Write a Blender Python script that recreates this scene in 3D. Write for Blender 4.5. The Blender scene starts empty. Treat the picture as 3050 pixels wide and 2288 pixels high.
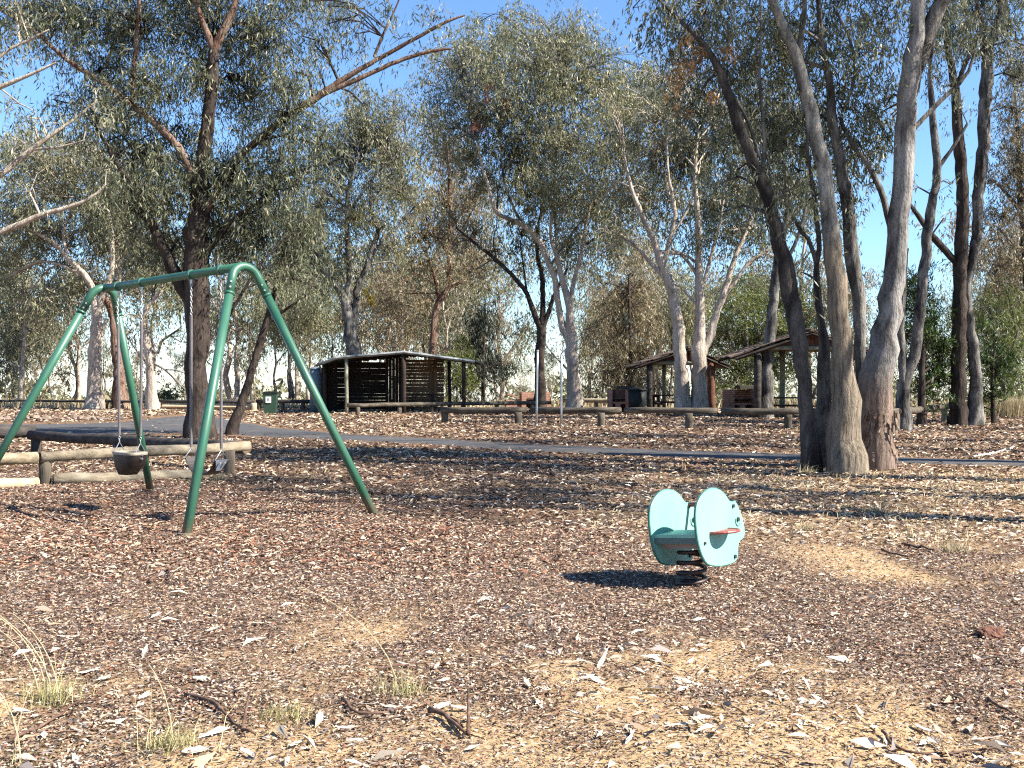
import bpy, math, random
import numpy as np
from mathutils import Vector

rng = np.random.default_rng(7)
random.seed(7)
SC = bpy.context.scene
COL = SC.collection
R = math.radians

# ------------------------------------------------------------------ camera
F, CU, HV, CH = 3218.0, 1525.0, 1128.0, 1.45          # focal length (px), centre column, horizon row, eye height
cam = bpy.data.cameras.new('camera'); cam_o = bpy.data.objects.new('camera', cam); COL.objects.link(cam_o)
cam.sensor_width = 36.0; cam.lens = 36.0 * F / 3050.0; cam.clip_start = 0.05; cam.clip_end = 4000.0
cam_o.location = (0, 0, CH); cam_o.rotation_euler = (R(90 - 0.285), 0, 0)
SC.camera = cam_o
SC.render.resolution_x, SC.render.resolution_y = 1024, 768

# ------------------------------------------------------------------ sky, sun, exposure
SUN_EL, SUN_AZ = R(41), R(20)                          # the sun stands to the right, a little behind the camera
world = bpy.data.worlds.new('World'); SC.world = world; world.use_nodes = True
wn = world.node_tree; wn.nodes.clear()
wo = wn.nodes.new('ShaderNodeOutputWorld'); bg = wn.nodes.new('ShaderNodeBackground')
sky = wn.nodes.new('ShaderNodeTexSky'); sky.sky_type = 'NISHITA'; sky.sun_disc = False
sky.sun_elevation = SUN_EL; sky.sun_rotation = R(90) + SUN_AZ
sky.air_density = 1.0; sky.dust_density = 0.0; sky.ozone_density = 8.0; sky.altitude = 0
bg.inputs['Strength'].default_value = 0.08
wn.links.new(sky.outputs[0], bg.inputs['Color']); wn.links.new(bg.outputs[0], wo.inputs['Surface'])
sl = bpy.data.lights.new('sun', 'SUN'); sl.energy = 5.0; sl.angle = R(0.5); sl.color = (1.0, 0.93, 0.82)
sun = bpy.data.objects.new('sun', sl); COL.objects.link(sun)
sd = Vector((math.cos(SUN_EL) * math.cos(SUN_AZ), -math.cos(SUN_EL) * math.sin(SUN_AZ), math.sin(SUN_EL)))
sun.rotation_euler = sd.to_track_quat('Z', 'Y').to_euler(); sun.location = (20, -10, 25)
vs = SC.view_settings
vs.view_transform = 'Standard'; vs.look = 'None'; vs.gamma = 1.0; vs.exposure = 1.7; vs.use_curve_mapping = False
SC.render.engine = 'CYCLES'
cy = SC.cycles
cy.max_bounces = 5; cy.diffuse_bounces = 3; cy.glossy_bounces = 2; cy.transmission_bounces = 3; cy.transparent_max_bounces = 4
cy.caustics_reflective = False; cy.caustics_refractive = False
cy.use_denoising = False
cy.pixel_filter_type = 'BLACKMAN_HARRIS'; cy.filter_width = 1.2

# ------------------------------------------------------------------ helpers
def P(u, v, d):
    return np.array([(u - CU) / F * d, d, CH + (HV - v) / F * d])
def G(u, v):
    d = CH * F / (v - HV)
    return np.array([(u - CU) / F * d, d, 0.0])

def hash2(ix, iy, seed):
    h = (ix.astype(np.int64) * 374761393 + iy.astype(np.int64) * 668265263 + seed * 974711) & 0x7fffffff
    h = ((h ^ (h >> 13)) * 1274126177) & 0x7fffffff
    return ((h ^ (h >> 16)) & 0xffff) / 65535.0
def vnoise(x, y, scale, seed=0):
    x = np.asarray(x, float) / scale; y = np.asarray(y, float) / scale
    ix, iy = np.floor(x), np.floor(y); fx, fy = x - ix, y - iy
    fx = fx * fx * (3 - 2 * fx); fy = fy * fy * (3 - 2 * fy)
    a = hash2(ix, iy, seed); b = hash2(ix + 1, iy, seed); c = hash2(ix, iy + 1, seed); d = hash2(ix + 1, iy + 1, seed)
    return (a * (1 - fx) + b * fx) * (1 - fy) + (c * (1 - fx) + d * fx) * fy
def fbm(x, y, scale, seed=0, oct=3):
    t = 0; amp = 1; tot = 0
    for i in range(oct):
        t = t + amp * vnoise(x, y, scale / 2 ** i, seed + i * 17); tot += amp; amp *= .5
    return t / tot
def sstep(a, b, x):
    t = np.clip((np.asarray(x, float) - a) / (b - a), 0, 1); return t * t * (3 - 2 * t)

def gh(x, y):
    """height of the ground"""
    x = np.asarray(x, float); y = np.asarray(y, float)
    near = 1 - sstep(14, 17, y)
    h = near * ((fbm(x, y, 1.1, 3) - .5) * .09 + (fbm(x, y, .35, 5, 2) - .5) * .025)
    h = h - .10 * np.exp(-(((x + 3.45) / .75) ** 2 + ((y - 11.1) / .6) ** 2)) - .09 * np.exp(-(((x + 4.6) / .7) ** 2 + ((y - 12.0) / .6) ** 2))
    h = h + (fbm(x, y, 5, 9) - .5) * .10 * sstep(24, 32, y) * (1 - sstep(60, 66, y))
    far = np.maximum(y - 62, 0); side = np.maximum(np.abs(x) - 70, 0)
    return h - .045 * far - .03 * side
def ghs(x, y): return float(gh(np.array([x]), np.array([y]))[0])

def mesh(name, V, Fc, mats=None, smooth=False, matidx=None):
    V = np.asarray(V, np.float32); me = bpy.data.meshes.new(name)
    if isinstance(Fc, np.ndarray):
        n, k = Fc.shape
        me.vertices.add(len(V)); me.vertices.foreach_set('co', V.ravel())
        me.loops.add(n * k); me.loops.foreach_set('vertex_index', Fc.astype(np.int32).ravel())
        me.polygons.add(n); me.polygons.foreach_set('loop_start', np.arange(0, n * k, k, dtype=np.int32))
        me.update(calc_edges=True)
    else:
        me.from_pydata([tuple(map(float, v)) for v in V], [], Fc); me.update()
    if smooth: me.polygons.foreach_set('use_smooth', np.ones(len(me.polygons), dtype=bool))
    for m in (mats if isinstance(mats, (list, tuple)) else [mats]):
        if m: me.materials.append(m)
    if matidx is not None: me.polygons.foreach_set('material_index', np.asarray(matidx, np.int32))
    return me
def link(name, me, parent=None, loc=None, rot=None):
    o = bpy.data.objects.new(name, me); COL.objects.link(o)
    if parent is not None: o.parent = parent
    if loc is not None: o.location = tuple(map(float, loc))
    if rot is not None: o.rotation_euler = rot
    return o
def tag(o, label=None, cat=None, group=None, kind=None):
    if label: o['label'] = label
    if cat: o['category'] = cat
    if group: o['group'] = group
    if kind: o['kind'] = kind
    return o
def thing(name, label, cat, loc, group=None, rz=0):
    o = bpy.data.objects.new(name, None); o.empty_display_size = .2; COL.objects.link(o)
    o.location = tuple(map(float, loc)); o.rotation_euler = (0, 0, rz)
    return tag(o, label, cat, group)

class MB:
    """collects shapes of ONE part"""
    def __init__(s): s.v = []; s.f = []; s.m = []; s.n = 0
    def add(s, V, Fc, mi=0):
        V = np.asarray(V, float)
        s.v.append(V); s.f += [tuple(i + s.n for i in f) for f in Fc]; s.m += [mi] * len(Fc); s.n += len(V); return s
    def box(s, c, size, rz=0, tilt=None, mi=0, jit=0):
        x, y, z = [a / 2 for a in size]
        V = np.array([(-x, -y, -z), (x, -y, -z), (x, y, -z), (-x, y, -z), (-x, -y, z), (x, -y, z), (x, y, z), (-x, y, z)])
        if jit: V = V + rng.uniform(-jit, jit, V.shape)
        if tilt is not None: V = V @ np.array(tilt).T
        if rz:
            cs, sn = math.cos(rz), math.sin(rz); V = V @ np.array([[cs, -sn, 0], [sn, cs, 0], [0, 0, 1]]).T
        return s.add(V + np.asarray(c, float), [(0, 3, 2, 1), (4, 5, 6, 7), (0, 1, 5, 4), (1, 2, 6, 5), (2, 3, 7, 6), (3, 0, 4, 7)], mi)
    def tube(s, pts, rad, sides=8, caps=True, mi=0, capmi=None, wob=0):
        V, Fq, ends = tube_geo(pts, rad, sides, wob)
        s.add(V, [tuple(q) for q in Fq], mi)
        if caps:
            b = s.n - len(V)
            s.f += [tuple(b + i for i in reversed(range(sides))), tuple(b + len(V) - sides + i for i in range(sides))]
            s.m += [mi if capmi is None else capmi] * 2
        return s
    def build(s, name, mats, parent=None, smooth=False, loc=None, rot=None, off=None):
        V = np.concatenate(s.v)
        if off is not None: V = V - np.asarray(off, float)
        me = mesh(name, V, s.f, mats, smooth, s.m)
        return link(name, me, parent, loc, rot)

def catmull(pts, step):
    pts = np.asarray(pts, float); out = []
    n = len(pts)
    if n < 2: return pts
    ext = np.vstack([2 * pts[0] - pts[1], pts, 2 * pts[-1] - pts[-2]])
    for i in range(n - 1):
        p0, p1, p2, p3 = ext[i:i + 4]
        k = max(1, int(np.linalg.norm(p2[:3] - p1[:3]) / step))
        t = np.linspace(0, 1, k, endpoint=False)[:, None]
        out.append(.5 * (2 * p1 + (p2 - p0) * t + (2 * p0 - 5 * p1 + 4 * p2 - p3) * t ** 2 + (3 * p1 - p0 - 3 * p2 + p3) * t ** 3))
    out.append(pts[-1:]); return np.vstack(out)
def tube_geo(pts, rad, sides, wob=0):
    pts = np.asarray(pts, float); n = len(pts); rad = np.broadcast_to(np.asarray(rad, float), (n,))
    T = np.gradient(pts, axis=0); T /= np.linalg.norm(T, axis=1)[:, None] + 1e-9
    ref = np.array([0, 0, 1.]) if abs(T[0][2]) < .9 else np.array([1., 0, 0])
    u = np.cross(T[0], ref); u /= np.linalg.norm(u)
    U = np.zeros((n, 3))
    for i in range(n):
        u = u - T[i] * (u @ T[i]); u /= np.linalg.norm(u) + 1e-9; U[i] = u
    W = np.cross(T, U)
    a = np.linspace(0, 2 * np.pi, sides, endpoint=False)
    rr = rad[:, None] * np.ones(sides)
    if wob: rr = rr * (1 + wob * (rng.random((n, sides)) - .5) + wob * .6 * np.sin(a * 3 + rng.uniform(0, 6)))
    V = pts[:, None, :] + rr[..., None] * (np.cos(a)[None, :, None] * U[:, None, :] + np.sin(a)[None, :, None] * W[:, None, :])
    i = np.arange(n - 1)[:, None]; j = np.arange(sides)[None, :]; j2 = (j + 1) % sides
    Fq = np.stack([i * sides + j, i * sides + j2, (i + 1) * sides + j2, (i + 1) * sides + j], -1).reshape(-1, 4)
    return V.reshape(-1, 3), Fq, None

# ------------------------------------------------------------------ materials
def nodes(name):
    m = bpy.data.materials.new(name); m.use_nodes = True; nt = m.node_tree; nt.nodes.clear()
    out = nt.nodes.new('ShaderNodeOutputMaterial'); b = nt.nodes.new('ShaderNodeBsdfPrincipled')
    nt.links.new(b.outputs[0], out.inputs[0]); return m, nt, b, out
def ramp(nt, src, stops):
    r = nt.nodes.new('ShaderNodeValToRGB'); e = r.color_ramp.elements
    while len(e) < len(stops): e.new(.5)
    for k, (p, c) in zip(e, stops): k.position = p; k.color = (*c, 1)
    nt.links.new(src, r.inputs[0]); return r.outputs[0]
def noise(nt, scale, detail=4, stretch=(1, 1, 1), rough=.6, coord='Object', dist=0):
    tc = nt.nodes.new('ShaderNodeTexCoord'); mp = nt.nodes.new('ShaderNodeMapping'); mp.inputs['Scale'].default_value = stretch
    n = nt.nodes.new('ShaderNodeTexNoise'); n.inputs['Scale'].default_value = scale; n.inputs['Detail'].default_value = detail
    n.inputs['Roughness'].default_value = rough; n.inputs['Distortion'].default_value = dist
    nt.links.new(tc.outputs[coord], mp.inputs[0]); nt.links.new(mp.outputs[0], n.inputs['Vector']); return n.outputs['Fac']
def bump(nt, b, src, strength, dist=.02):
    k = nt.nodes.new('ShaderNodeBump'); k.inputs['Strength'].default_value = strength; k.inputs['Distance'].default_value = dist
    nt.links.new(src, k.inputs['Height']); nt.links.new(k.outputs[0], b.inputs['Normal'])
def mixc(nt, fac, a, c, mode='MIX'):
    m = nt.nodes.new('ShaderNodeMix'); m.data_type = 'RGBA'; m.blend_type = mode
    ia, ib = m.inputs[6], m.inputs[7]
    for s, i in ((a, ia), (c, ib)):
        if isinstance(s, tuple): i.default_value = (*s, 1)
        else: nt.links.new(s, i)
    if isinstance(fac, (int, float)): m.inputs[0].default_value = fac
    else: nt.links.new(fac, m.inputs[0])
    return m.outputs[2]
def paint(name, col, rough=.45, wear=None, metal=0, scale=6, amt=.5, stretch=(1, 1, 1), bmp=.0, spec=.5):
    m, nt, b, o = nodes(name)
    c2 = wear or tuple(k * .7 for k in col)
    n = noise(nt, scale, 6, stretch, .65)
    nt.links.new(ramp(nt, n, [(.35, col), (.35 + .4 / max(amt, .1) * .5, tuple(a * (1 - amt) + k * amt for a, k in zip(col, c2)))]), b.inputs['Base Color'])
    b.inputs['Roughness'].default_value = rough; b.inputs['Metallic'].default_value = metal; b.inputs['Specular IOR Level'].default_value = spec
    if bmp: bump(nt, b, n, bmp, .01)
    return m
def wood(name, cols, scale=7, stretch=(1, 1, 1), rough=.85, bmp=.5):
    m, nt, b, o = nodes(name)
    n = noise(nt, scale, 8, stretch, .7, dist=.4)
    nt.links.new(ramp(nt, n, [(.3, cols[0]), (.5, cols[1]), (.68, cols[2])]), b.inputs['Base Color'])
    b.inputs['Roughness'].default_value = rough; b.inputs['Specular IOR Level'].default_value = .25
    bump(nt, b, n, bmp, .02); return m
def bark(name, dark, mid, pale, patch=2.2, lo=.42, hi=.6, fib=14, base=None, baseh=1.5):
    m, nt, b, o = nodes(name)
    n1 = noise(nt, patch, 5, (1, 1, .45), .65, dist=.6)
    n2 = noise(nt, fib, 5, (1, 1, .16), .7)
    n3 = noise(nt, 38, 3, (1, 1, .6), .6)
    c = ramp(nt, n1, [(lo - .12, dark), (lo, mid), (hi, pale)])
    k = ramp(nt, n2, [(.32, (.45, .42, .40)), (.55, (1, 1, 1))])
    c = mixc(nt, .85, c, k, 'MULTIPLY')
    k3 = ramp(nt, n3, [(.36, (.55, .53, .5)), (.5, (1, 1, 1))])
    c = mixc(nt, .7, c, k3, 'MULTIPLY')
    if base:                                            # rough fibrous stocking on the lower trunk
        tc = nt.nodes.new('ShaderNodeTexCoord'); sp = nt.nodes.new('ShaderNodeSeparateXYZ'); nt.links.new(tc.outputs['Object'], sp.inputs[0])
        ad = nt.nodes.new('ShaderNodeMath'); ad.operation = 'MULTIPLY_ADD'; nt.links.new(n1, ad.inputs[0]); ad.inputs[1].default_value = -1.6
        nt.links.new(sp.outputs[2], ad.inputs[2])
        mr = nt.nodes.new('ShaderNodeMapRange'); nt.links.new(ad.outputs[0], mr.inputs[0])
        mr.inputs[1].default_value = baseh - 1.1; mr.inputs[2].default_value = baseh - .5; mr.inputs[3].default_value = 1; mr.inputs[4].default_value = 0
        nb = noise(nt, 16, 7, (1, 1, .14), .75, dist=.3)
        cb = ramp(nt, nb, [(.33, tuple(q * .28 for q in base)), (.48, base), (.66, tuple(min(1, q * 1.7) for q in base))])
        c = mixc(nt, mr.outputs[0], c, cb)
    nt.links.new(c, b.inputs['Base Color']); b.inputs['Roughness'].default_value = .9; b.inputs['Specular IOR Level'].default_value = .2
    n5 = noise(nt, 3.2, 6, (1, 1, .35), .7, dist=1.0); mb_ = nt.nodes.new('ShaderNodeMath'); mb_.operation = 'MULTIPLY_ADD'; nt.links.new(n5, mb_.inputs[0]); mb_.inputs[1].default_value = 1.2; nt.links.new(n2, mb_.inputs[2])
    bump(nt, b, mb_.outputs[0], 1.0, .05); return m
def leafmat(name, stops, trans=.36, rough=.42):
    m, nt, b, out = nodes(name)
    at = nt.nodes.new('ShaderNodeAttribute'); at.attribute_name = 'tint'
    c = ramp(nt, at.outputs['Fac'], stops)
    nt.links.new(c, b.inputs['Base Color']); b.inputs['Roughness'].default_value = rough; b.inputs['Specular IOR Level'].default_value = .32
    t = nt.nodes.new('ShaderNodeBsdfTranslucent'); nt.links.new(c, t.inputs['Color'])
    mx = nt.nodes.new('ShaderNodeMixShader'); mx.inputs[0].default_value = trans
    nt.links.new(b.outputs[0], mx.inputs[1]); nt.links.new(t.outputs[0], mx.inputs[2]); nt.links.new(mx.outputs[0], out.inputs[0])
    return m
def colattr(name, rough=.85, spec=.25, trans=0):
    m, nt, b, out = nodes(name)
    at = nt.nodes.new('ShaderNodeAttribute'); at.attribute_name = 'col'
    nt.links.new(at.outputs['Color'], b.inputs['Base Color']); b.inputs['Roughness'].default_value = rough; b.inputs['Specular IOR Level'].default_value = spec
    return m

def worn(name, col, fade, dirt, rough=.35, spots=None, spot_at=.70, dirt_low=None, spec=.5):
    """sun faded outdoor paint: slow fading, grime streaks, small chips"""
    m, nt, b, o = nodes(name)
    n1 = noise(nt, 2.2, 5, (1, 1, .5), .6); n2 = noise(nt, 9, 6, (1, 1, .25), .7); n3 = noise(nt, 34, 4, (1, 1, 1), .6)
    c = mixc(nt, ramp(nt, n1, [(.35, (0, 0, 0)), (.68, (1, 1, 1))]), col, fade)
    c = mixc(nt, ramp(nt, n2, [(.50, (0, 0, 0)), (.78, (.75, .75, .75))]), c, dirt)
    if spots: c = mixc(nt, ramp(nt, n3, [(spot_at, (0, 0, 0)), (spot_at + .03, (1, 1, 1))]), c, spots)
    if dirt_low:                                        # mud splashed up from the ground
        tc = nt.nodes.new('ShaderNodeTexCoord'); sp = nt.nodes.new('ShaderNodeSeparateXYZ'); nt.links.new(tc.outputs['Object'], sp.inputs[0])
        ad = nt.nodes.new('ShaderNodeMath'); ad.operation = 'MULTIPLY_ADD'; nt.links.new(n2, ad.inputs[0]); ad.inputs[1].default_value = -.5; nt.links.new(sp.outputs[2], ad.inputs[2])
        mr = nt.nodes.new('ShaderNodeMapRange'); nt.links.new(ad.outputs[0], mr.inputs[0]); mr.inputs[1].default_value = dirt_low[0]; mr.inputs[2].default_value = dirt_low[1]; mr.inputs[3].default_value = .8; mr.inputs[4].default_value = 0
        c = mixc(nt, mr.outputs[0], c, (.20, .13, .085))
    nt.links.new(c, b.inputs['Base Color']); b.inputs['Specular IOR Level'].default_value = spec
    nt.links.new(ramp(nt, n2, [(.3, (rough,) * 3), (.75, (min(rough + .35, 1),) * 3)]), b.inputs['Roughness']); return m
M = {}
M['green_pipe'] = worn('green_pipe_paint', (.020, .098, .058), (.042, .125, .085), (.030, .075, .048), .30, (.10, .085, .06), .715, (-.25, -.05))
M['galv'] = paint('galvanised_steel', (.42, .44, .45), .4, (.25, .26, .27), metal=.8, scale=20)
M['sleeve'] = paint('chain_sleeve', (.10, .09, .095), .45, (.2, .18, .18), scale=12)
M['rubber'] = paint('seat_rubber', (.012, .008, .007), .5, (.026, .019, .017), scale=10)
M['rubber_edge'] = paint('seat_rim', (.26, .22, .16), .6, (.3, .25, .2), scale=10)
M['seat_plate'] = paint('seat_plate', (.20, .24, .30), .35, (.3, .33, .38), metal=.3, scale=14)
M['mint'] = worn('mint_panel', (.155, .385, .31), (.19, .40, .335), (.14, .31, .255), .36, (.10, .16, .13), .73)
M['mint_edge'] = paint('mint_panel_edge', (.05, .17, .14), .5)
M['rider_seat'] = paint('rider_seat_paint', (.05, .10, .095), .5, (.08, .14, .13))
M['rider_under'] = paint('rider_bracket', (.30, .24, .22), .6, (.15, .1, .09))
M['rider_red'] = paint('rider_red_bar', (.22, .035, .035), .45, (.3, .12, .1))
M['spring'] = paint('spring_steel', (.022, .012, .011), .5, (.07, .024, .02), scale=18)
M['bolt'] = paint('bolt_steel', (.03, .03, .03), .4)
M['log'] = wood('weathered_log', [(.03, .026, .02), (.085, .07, .052), (.16, .14, .105)], 9, stretch=(.10, 1, 1), bmp=.9)
M['log_v'] = wood('upright_weathered_log', [(.03, .026, .02), (.085, .07, .052), (.16, .14, .105)], 9, stretch=(1, 1, .12), bmp=.9)
M['log_pale'] = wood('pale_log', [(.09, .07, .045), (.25, .205, .14), (.38, .33, .24)], 7, stretch=(.10, 1, 1), bmp=.9)
M['log_pale_v'] = wood('upright_pale_log', [(.09, .07, .045), (.25, .205, .14), (.38, .33, .24)], 7, stretch=(1, 1, .12), bmp=.9)
M['log_dark'] = wood('dark_log', [(.016, .014, .013), (.042, .036, .032), (.09, .077, .067)], 9, stretch=(.10, 1, 1), bmp=.9)
M['log_dark_v'] = wood('upright_dark_log', [(.016, .014, .013), (.042, .036, .032), (.09, .077, .067)], 9, stretch=(1, 1, .12), bmp=.9)
M['log_end'] = wood('log_end_grain', [(.05, .035, .025), (.10, .07, .05), (.16, .11, .08)], 14)
M['sawn'] = wood('sawn_board', [(.25, .18, .11), (.42, .32, .21), (.52, .42, .29)], 8)
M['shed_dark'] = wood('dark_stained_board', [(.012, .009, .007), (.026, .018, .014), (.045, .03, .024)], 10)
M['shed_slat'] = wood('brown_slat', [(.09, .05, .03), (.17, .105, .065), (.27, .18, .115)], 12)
M['roof_metal'] = paint('roof_sheet', (.05, .062, .062), .5, (.10, .12, .12), scale=5)
M['fascia'] = paint('fascia_trim', (.03, .04, .04), .45, (.26, .28, .28), scale=1.3, amt=.9)
M['tank'] = paint('tank_steel', (.12, .16, .19), .5, (.16, .2, .23))
M['shake'] = wood('bark_shake', [(.05, .035, .028), (.13, .095, .075), (.24, .19, .155)], 6)
M['post_green'] = wood('treated_post', [(.10, .10, .07), (.20, .20, .14), (.30, .29, .21)], 10)
M['bin_dark'] = paint('bin_plastic', (.010, .014, .013), .6, (.022, .026, .025), spec=.2)
M['bin_green'] = paint('bin_green_plastic', (.02, .055, .035), .42, (.04, .07, .05))
M['sticker'] = paint('sticker', (.75, .75, .72), .5)
M['ink'] = paint('ink', (.05, .05, .06), .6)
M['rust'] = paint('rusty_drum', (.16, .035, .025), .6, (.08, .03, .02))
M['stone'] = wood('field_stone', [(.10, .07, .055), (.2, .145, .11), (.3, .23, .18)], 6)
M['clod'] = wood('red_clod', [(.07, .032, .022), (.14, .066, .042), (.21, .11, .075)], 14, bmp=1)
M['stick'] = wood('fallen_stick', [(.045, .025, .018), (.11, .065, .045), (.20, .13, .09)], 18)
M['stick_pale'] = wood('pale_stick', [(.3, .25, .2), (.5, .43, .36), (.62, .56, .48)], 18)
M['flake'] = wood('pale_bark_flake', [(.36, .28, .21), (.55, .46, .37), (.68, .61, .52)], 9, bmp=.3)
def brickmat():
    m, nt, b, o = nodes('old_brick')
    tc = nt.nodes.new('ShaderNodeTexCoord'); mp = nt.nodes.new('ShaderNodeMapping'); mp.inputs['Rotation'].default_value = (R(90), 0, 0)
    br = nt.nodes.new('ShaderNodeTexBrick'); br.inputs['Scale'].default_value = 1.0
    br.inputs['Brick Width'].default_value = .24; br.inputs['Row Height'].default_value = .086; br.inputs['Mortar Size'].default_value = .008
    br.inputs['Color1'].default_value = (.26, .10, .06, 1); br.inputs['Color2'].default_value = (.34, .16, .10, 1); br.inputs['Mortar'].default_value = (.42, .36, .3, 1)
    nt.links.new(tc.outputs['Object'], mp.inputs[0]); nt.links.new(mp.outputs[0], br.inputs['Vector'])
    n = noise(nt, 4, 4); k = ramp(nt, n, [(.3, (.6, .6, .6)), (.6, (1, 1, 1))])
    nt.links.new(mixc(nt, .8, br.outputs[0], k, 'MULTIPLY'), b.inputs['Base Color']); b.inputs['Roughness'].default_value = .9
    return m
M['brick'] = brickmat()
M['bk_dark'] = bark('dark_box_bark', (.012, .009, .008), (.030, .022, .019), (.075, .058, .048), 3.0)
M['bk_pale'] = bark('smooth_cream_bark', (.13, .10, .085), (.32, .265, .22), (.50, .43, .355), 1.6, .36, .55)
M['bk_grey'] = bark('mottled_grey_bark', (.018, .016, .015), (.085, .080, .074), (.25, .238, .218), 2.8, .46, .62)
M['bk_mid'] = bark('grey_brown_bark', (.012, .011, .010), (.042, .036, .033), (.12, .108, .096), 2.6)
M['bk_red'] = bark('red_limb_bark', (.05, .026, .018), (.125, .066, .046), (.25, .18, .14), 2.4)
M['bk_stock'] = bark('grey_bark_with_fibrous_base', (.03, .028, .026), (.14, .135, .12), (.31, .30, .27), 2.8, .44, .6, base=(.165, .135, .10), baseh=3.6)
M['bk_flaky'] = bark('grey_bark_with_flaky_base', (.035, .034, .034), (.15, .145, .14), (.31, .30, .285), 2.4, .42, .6, base=(.17, .125, .10), baseh=1.5)
GUM = [(0, (.035, .046, .024)), (.3, (.085, .100, .055)), (.55, (.150, .160, .095)), (.8, (.235, .235, .150)), (1, (.34, .32, .22))]
GUMY = [(0, (.060, .068, .032)), (.3, (.130, .138, .070)), (.55, (.205, .205, .112)), (.8, (.30, .28, .165)), (1, (.42, .37, .24))]
BRN = [(0, (.08, .065, .036)), (.35, (.175, .145, .085)), (.6, (.25, .215, .13)), (.85, (.32, .275, .17)), (1, (.35, .22, .13))]
M['lf_gum'] = leafmat('gum_leaves', GUM)
M['lf_gumy'] = leafmat('olive_gum_leaves', GUMY)
M['lf_brn'] = leafmat('thin_brownish_leaves', BRN)
M['lf_red'] = leafmat('reddish_leaves', [(0, (.07, .03, .02)), (.5, (.20, .08, .045)), (1, (.32, .16, .09))])
M['lf_orange'] = leafmat('dead_orange_leaves', [(0, (.10, .05, .02)), (.5, (.24, .13, .05)), (1, (.34, .21, .09))])
M['lf_mist'] = leafmat('mistletoe_leaves', [(0, (.06, .05, .01)), (.5, (.16, .13, .02)), (1, (.25, .2, .05))])
M['lf_con'] = leafmat('cypress_sprays', [(0, (.008, .018, .006)), (.4, (.028, .055, .012)), (.75, (.065, .105, .02)), (1, (.11, .15, .035))], .15)
M['lf_cas'] = leafmat('casuarina_needles', [(0, (.010, .014, .010)), (.5, (.030, .038, .026)), (1, (.07, .08, .055))], .15)
M['lf_wat'] = leafmat('wattle_leaves', [(0, (.045, .06, .015)), (.4, (.10, .13, .03)), (.75, (.165, .185, .05)), (1, (.24, .24, .09))])
M['straw'] = leafmat('dry_grass_blades', [(0, (.17, .13, .07)), (.4, (.33, .27, .15)), (.75, (.46, .39, .24)), (1, (.58, .51, .35))], .2, .7)
M['tuft'] = leafmat('green_gold_grass', [(0, (.13, .15, .05)), (.3, (.24, .25, .09)), (.55, (.40, .36, .17)), (1, (.60, .51, .29))], .25, .6)
M['chips'] = colattr('bark_chips'); M['litter'] = colattr('dry_leaf_litter', .7)

# ------------------------------------------------------------------ the ground
def sandw(x, y):
    n = fbm(x, y, 1.0, 21, 4)
    a = sstep(-.35, .75, (5.35 - y) * .5 + (n - .5) * 3.0 + (fbm(x, y, .28, 61, 3) - .5) * 1.1 + .22 * sstep(-.8, .6, x) - .22)          # foreground
    b = .8 * sstep(.45, .70, n * .7 + .3 * fbm(x, y, .3, 63, 2)) * sstep(7.2, 6.2, y) * sstep(.3, -.4, x)                          # patches at the left
    c = .85 * sstep(.35, .7, fbm(x, y, 1.6, 33, 3) * .7 + .35 * np.exp(-((y - 8.05 - .05 * x) / .5) ** 2) * sstep(1.4, 2.6, x))
    c = np.maximum(c, .9 * sstep(.42, .6, fbm(x, y, .9, 35, 3))) * sstep(1.6, 2.8, x) * sstep(9.9, 8.9, y) * sstep(7.2, 8.0, y)
    e = sstep(.50, .66, n) * sstep(2.0, 3.2, x) * sstep(7.0, 6.0, y)
    return np.clip(np.maximum.reduce([a, b, c, e]), 0, 1)
def grassw(x, y):
    edge = 9.0 + np.clip(1.6 - x, 0, 8) * .95 + (fbm(x, y, 1.5, 41) - .5) * 1.6
    return sstep(-.5, 1.0, y - edge)
def straww(x, y): return sstep(-.5, 3.0, np.asarray(x, float) + (fbm(x, y, 2.0, 91) - .5) * 3) * sstep(19, 15.5, y) + .35 * sstep(40, 48, y) + .3 * sstep(.5, .7, fbm(x, y, 3.0, 92)) * sstep(17, 22, y)
def axis(fine, lo, hi, step, grow, far):
    a = list(np.arange(lo, hi + 1e-6, step)); s = step
    up = [];
    p = hi
    while p < far: s *= grow; p += s; up.append(p)
    s = step; p = lo; dn = []
    while p > -far * (1 if fine else .02): s *= grow; p -= s; dn.append(p)
    return np.array(dn[::-1] + a + up)
gx = axis(True, -9.5, 9.5, .11, 1.09, 1200.); gy = axis(False, 2.5, 16.0, .11, 1.055, 1600.)
GX, GY = np.meshgrid(gx, gy); nx, ny = len(gx), len(gy)
GV = np.stack([GX, GY, gh(GX, GY)], -1).reshape(-1, 3)
ii = (np.arange(ny - 1)[:, None] * nx + np.arange(nx - 1)[None, :]).reshape(-1)
GF = np.stack([ii, ii + 1, ii + nx + 1, ii + nx], -1)
m, nt, b, _ = nodes('earth')
at = nt.nodes.new('ShaderNodeAttribute'); at.attribute_name = 'sand'
at2 = nt.nodes.new('ShaderNodeAttribute'); at2.attribute_name = 'grass'
n1 = noise(nt, 28, 7, rough=.75); n2 = noise(nt, 5, 5); n3 = noise(nt, 75, 4, rough=.7); n4 = noise(nt, .8, 5)
mul = ramp(nt, n1, [(.36, (.040, .029, .024)), (.5, (.14, .092, .068)), (.62, (.29, .205, .145))])
snd = ramp(nt, n3, [(.36, (.27, .175, .085)), (.5, (.46, .32, .175)), (.66, (.54, .40, .24))])
gra = ramp(nt, n1, [(.34, (.085, .06, .038)), (.5, (.27, .19, .115)), (.64, (.44, .33, .205))])
at3 = nt.nodes.new('ShaderNodeAttribute'); at3.attribute_name = 'straw'
bro = ramp(nt, n1, [(.34, (.035, .024, .017)), (.5, (.13, .088, .058)), (.64, (.27, .195, .125))])  # brown litter tone, darkened further in place of missing tree shade
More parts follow.
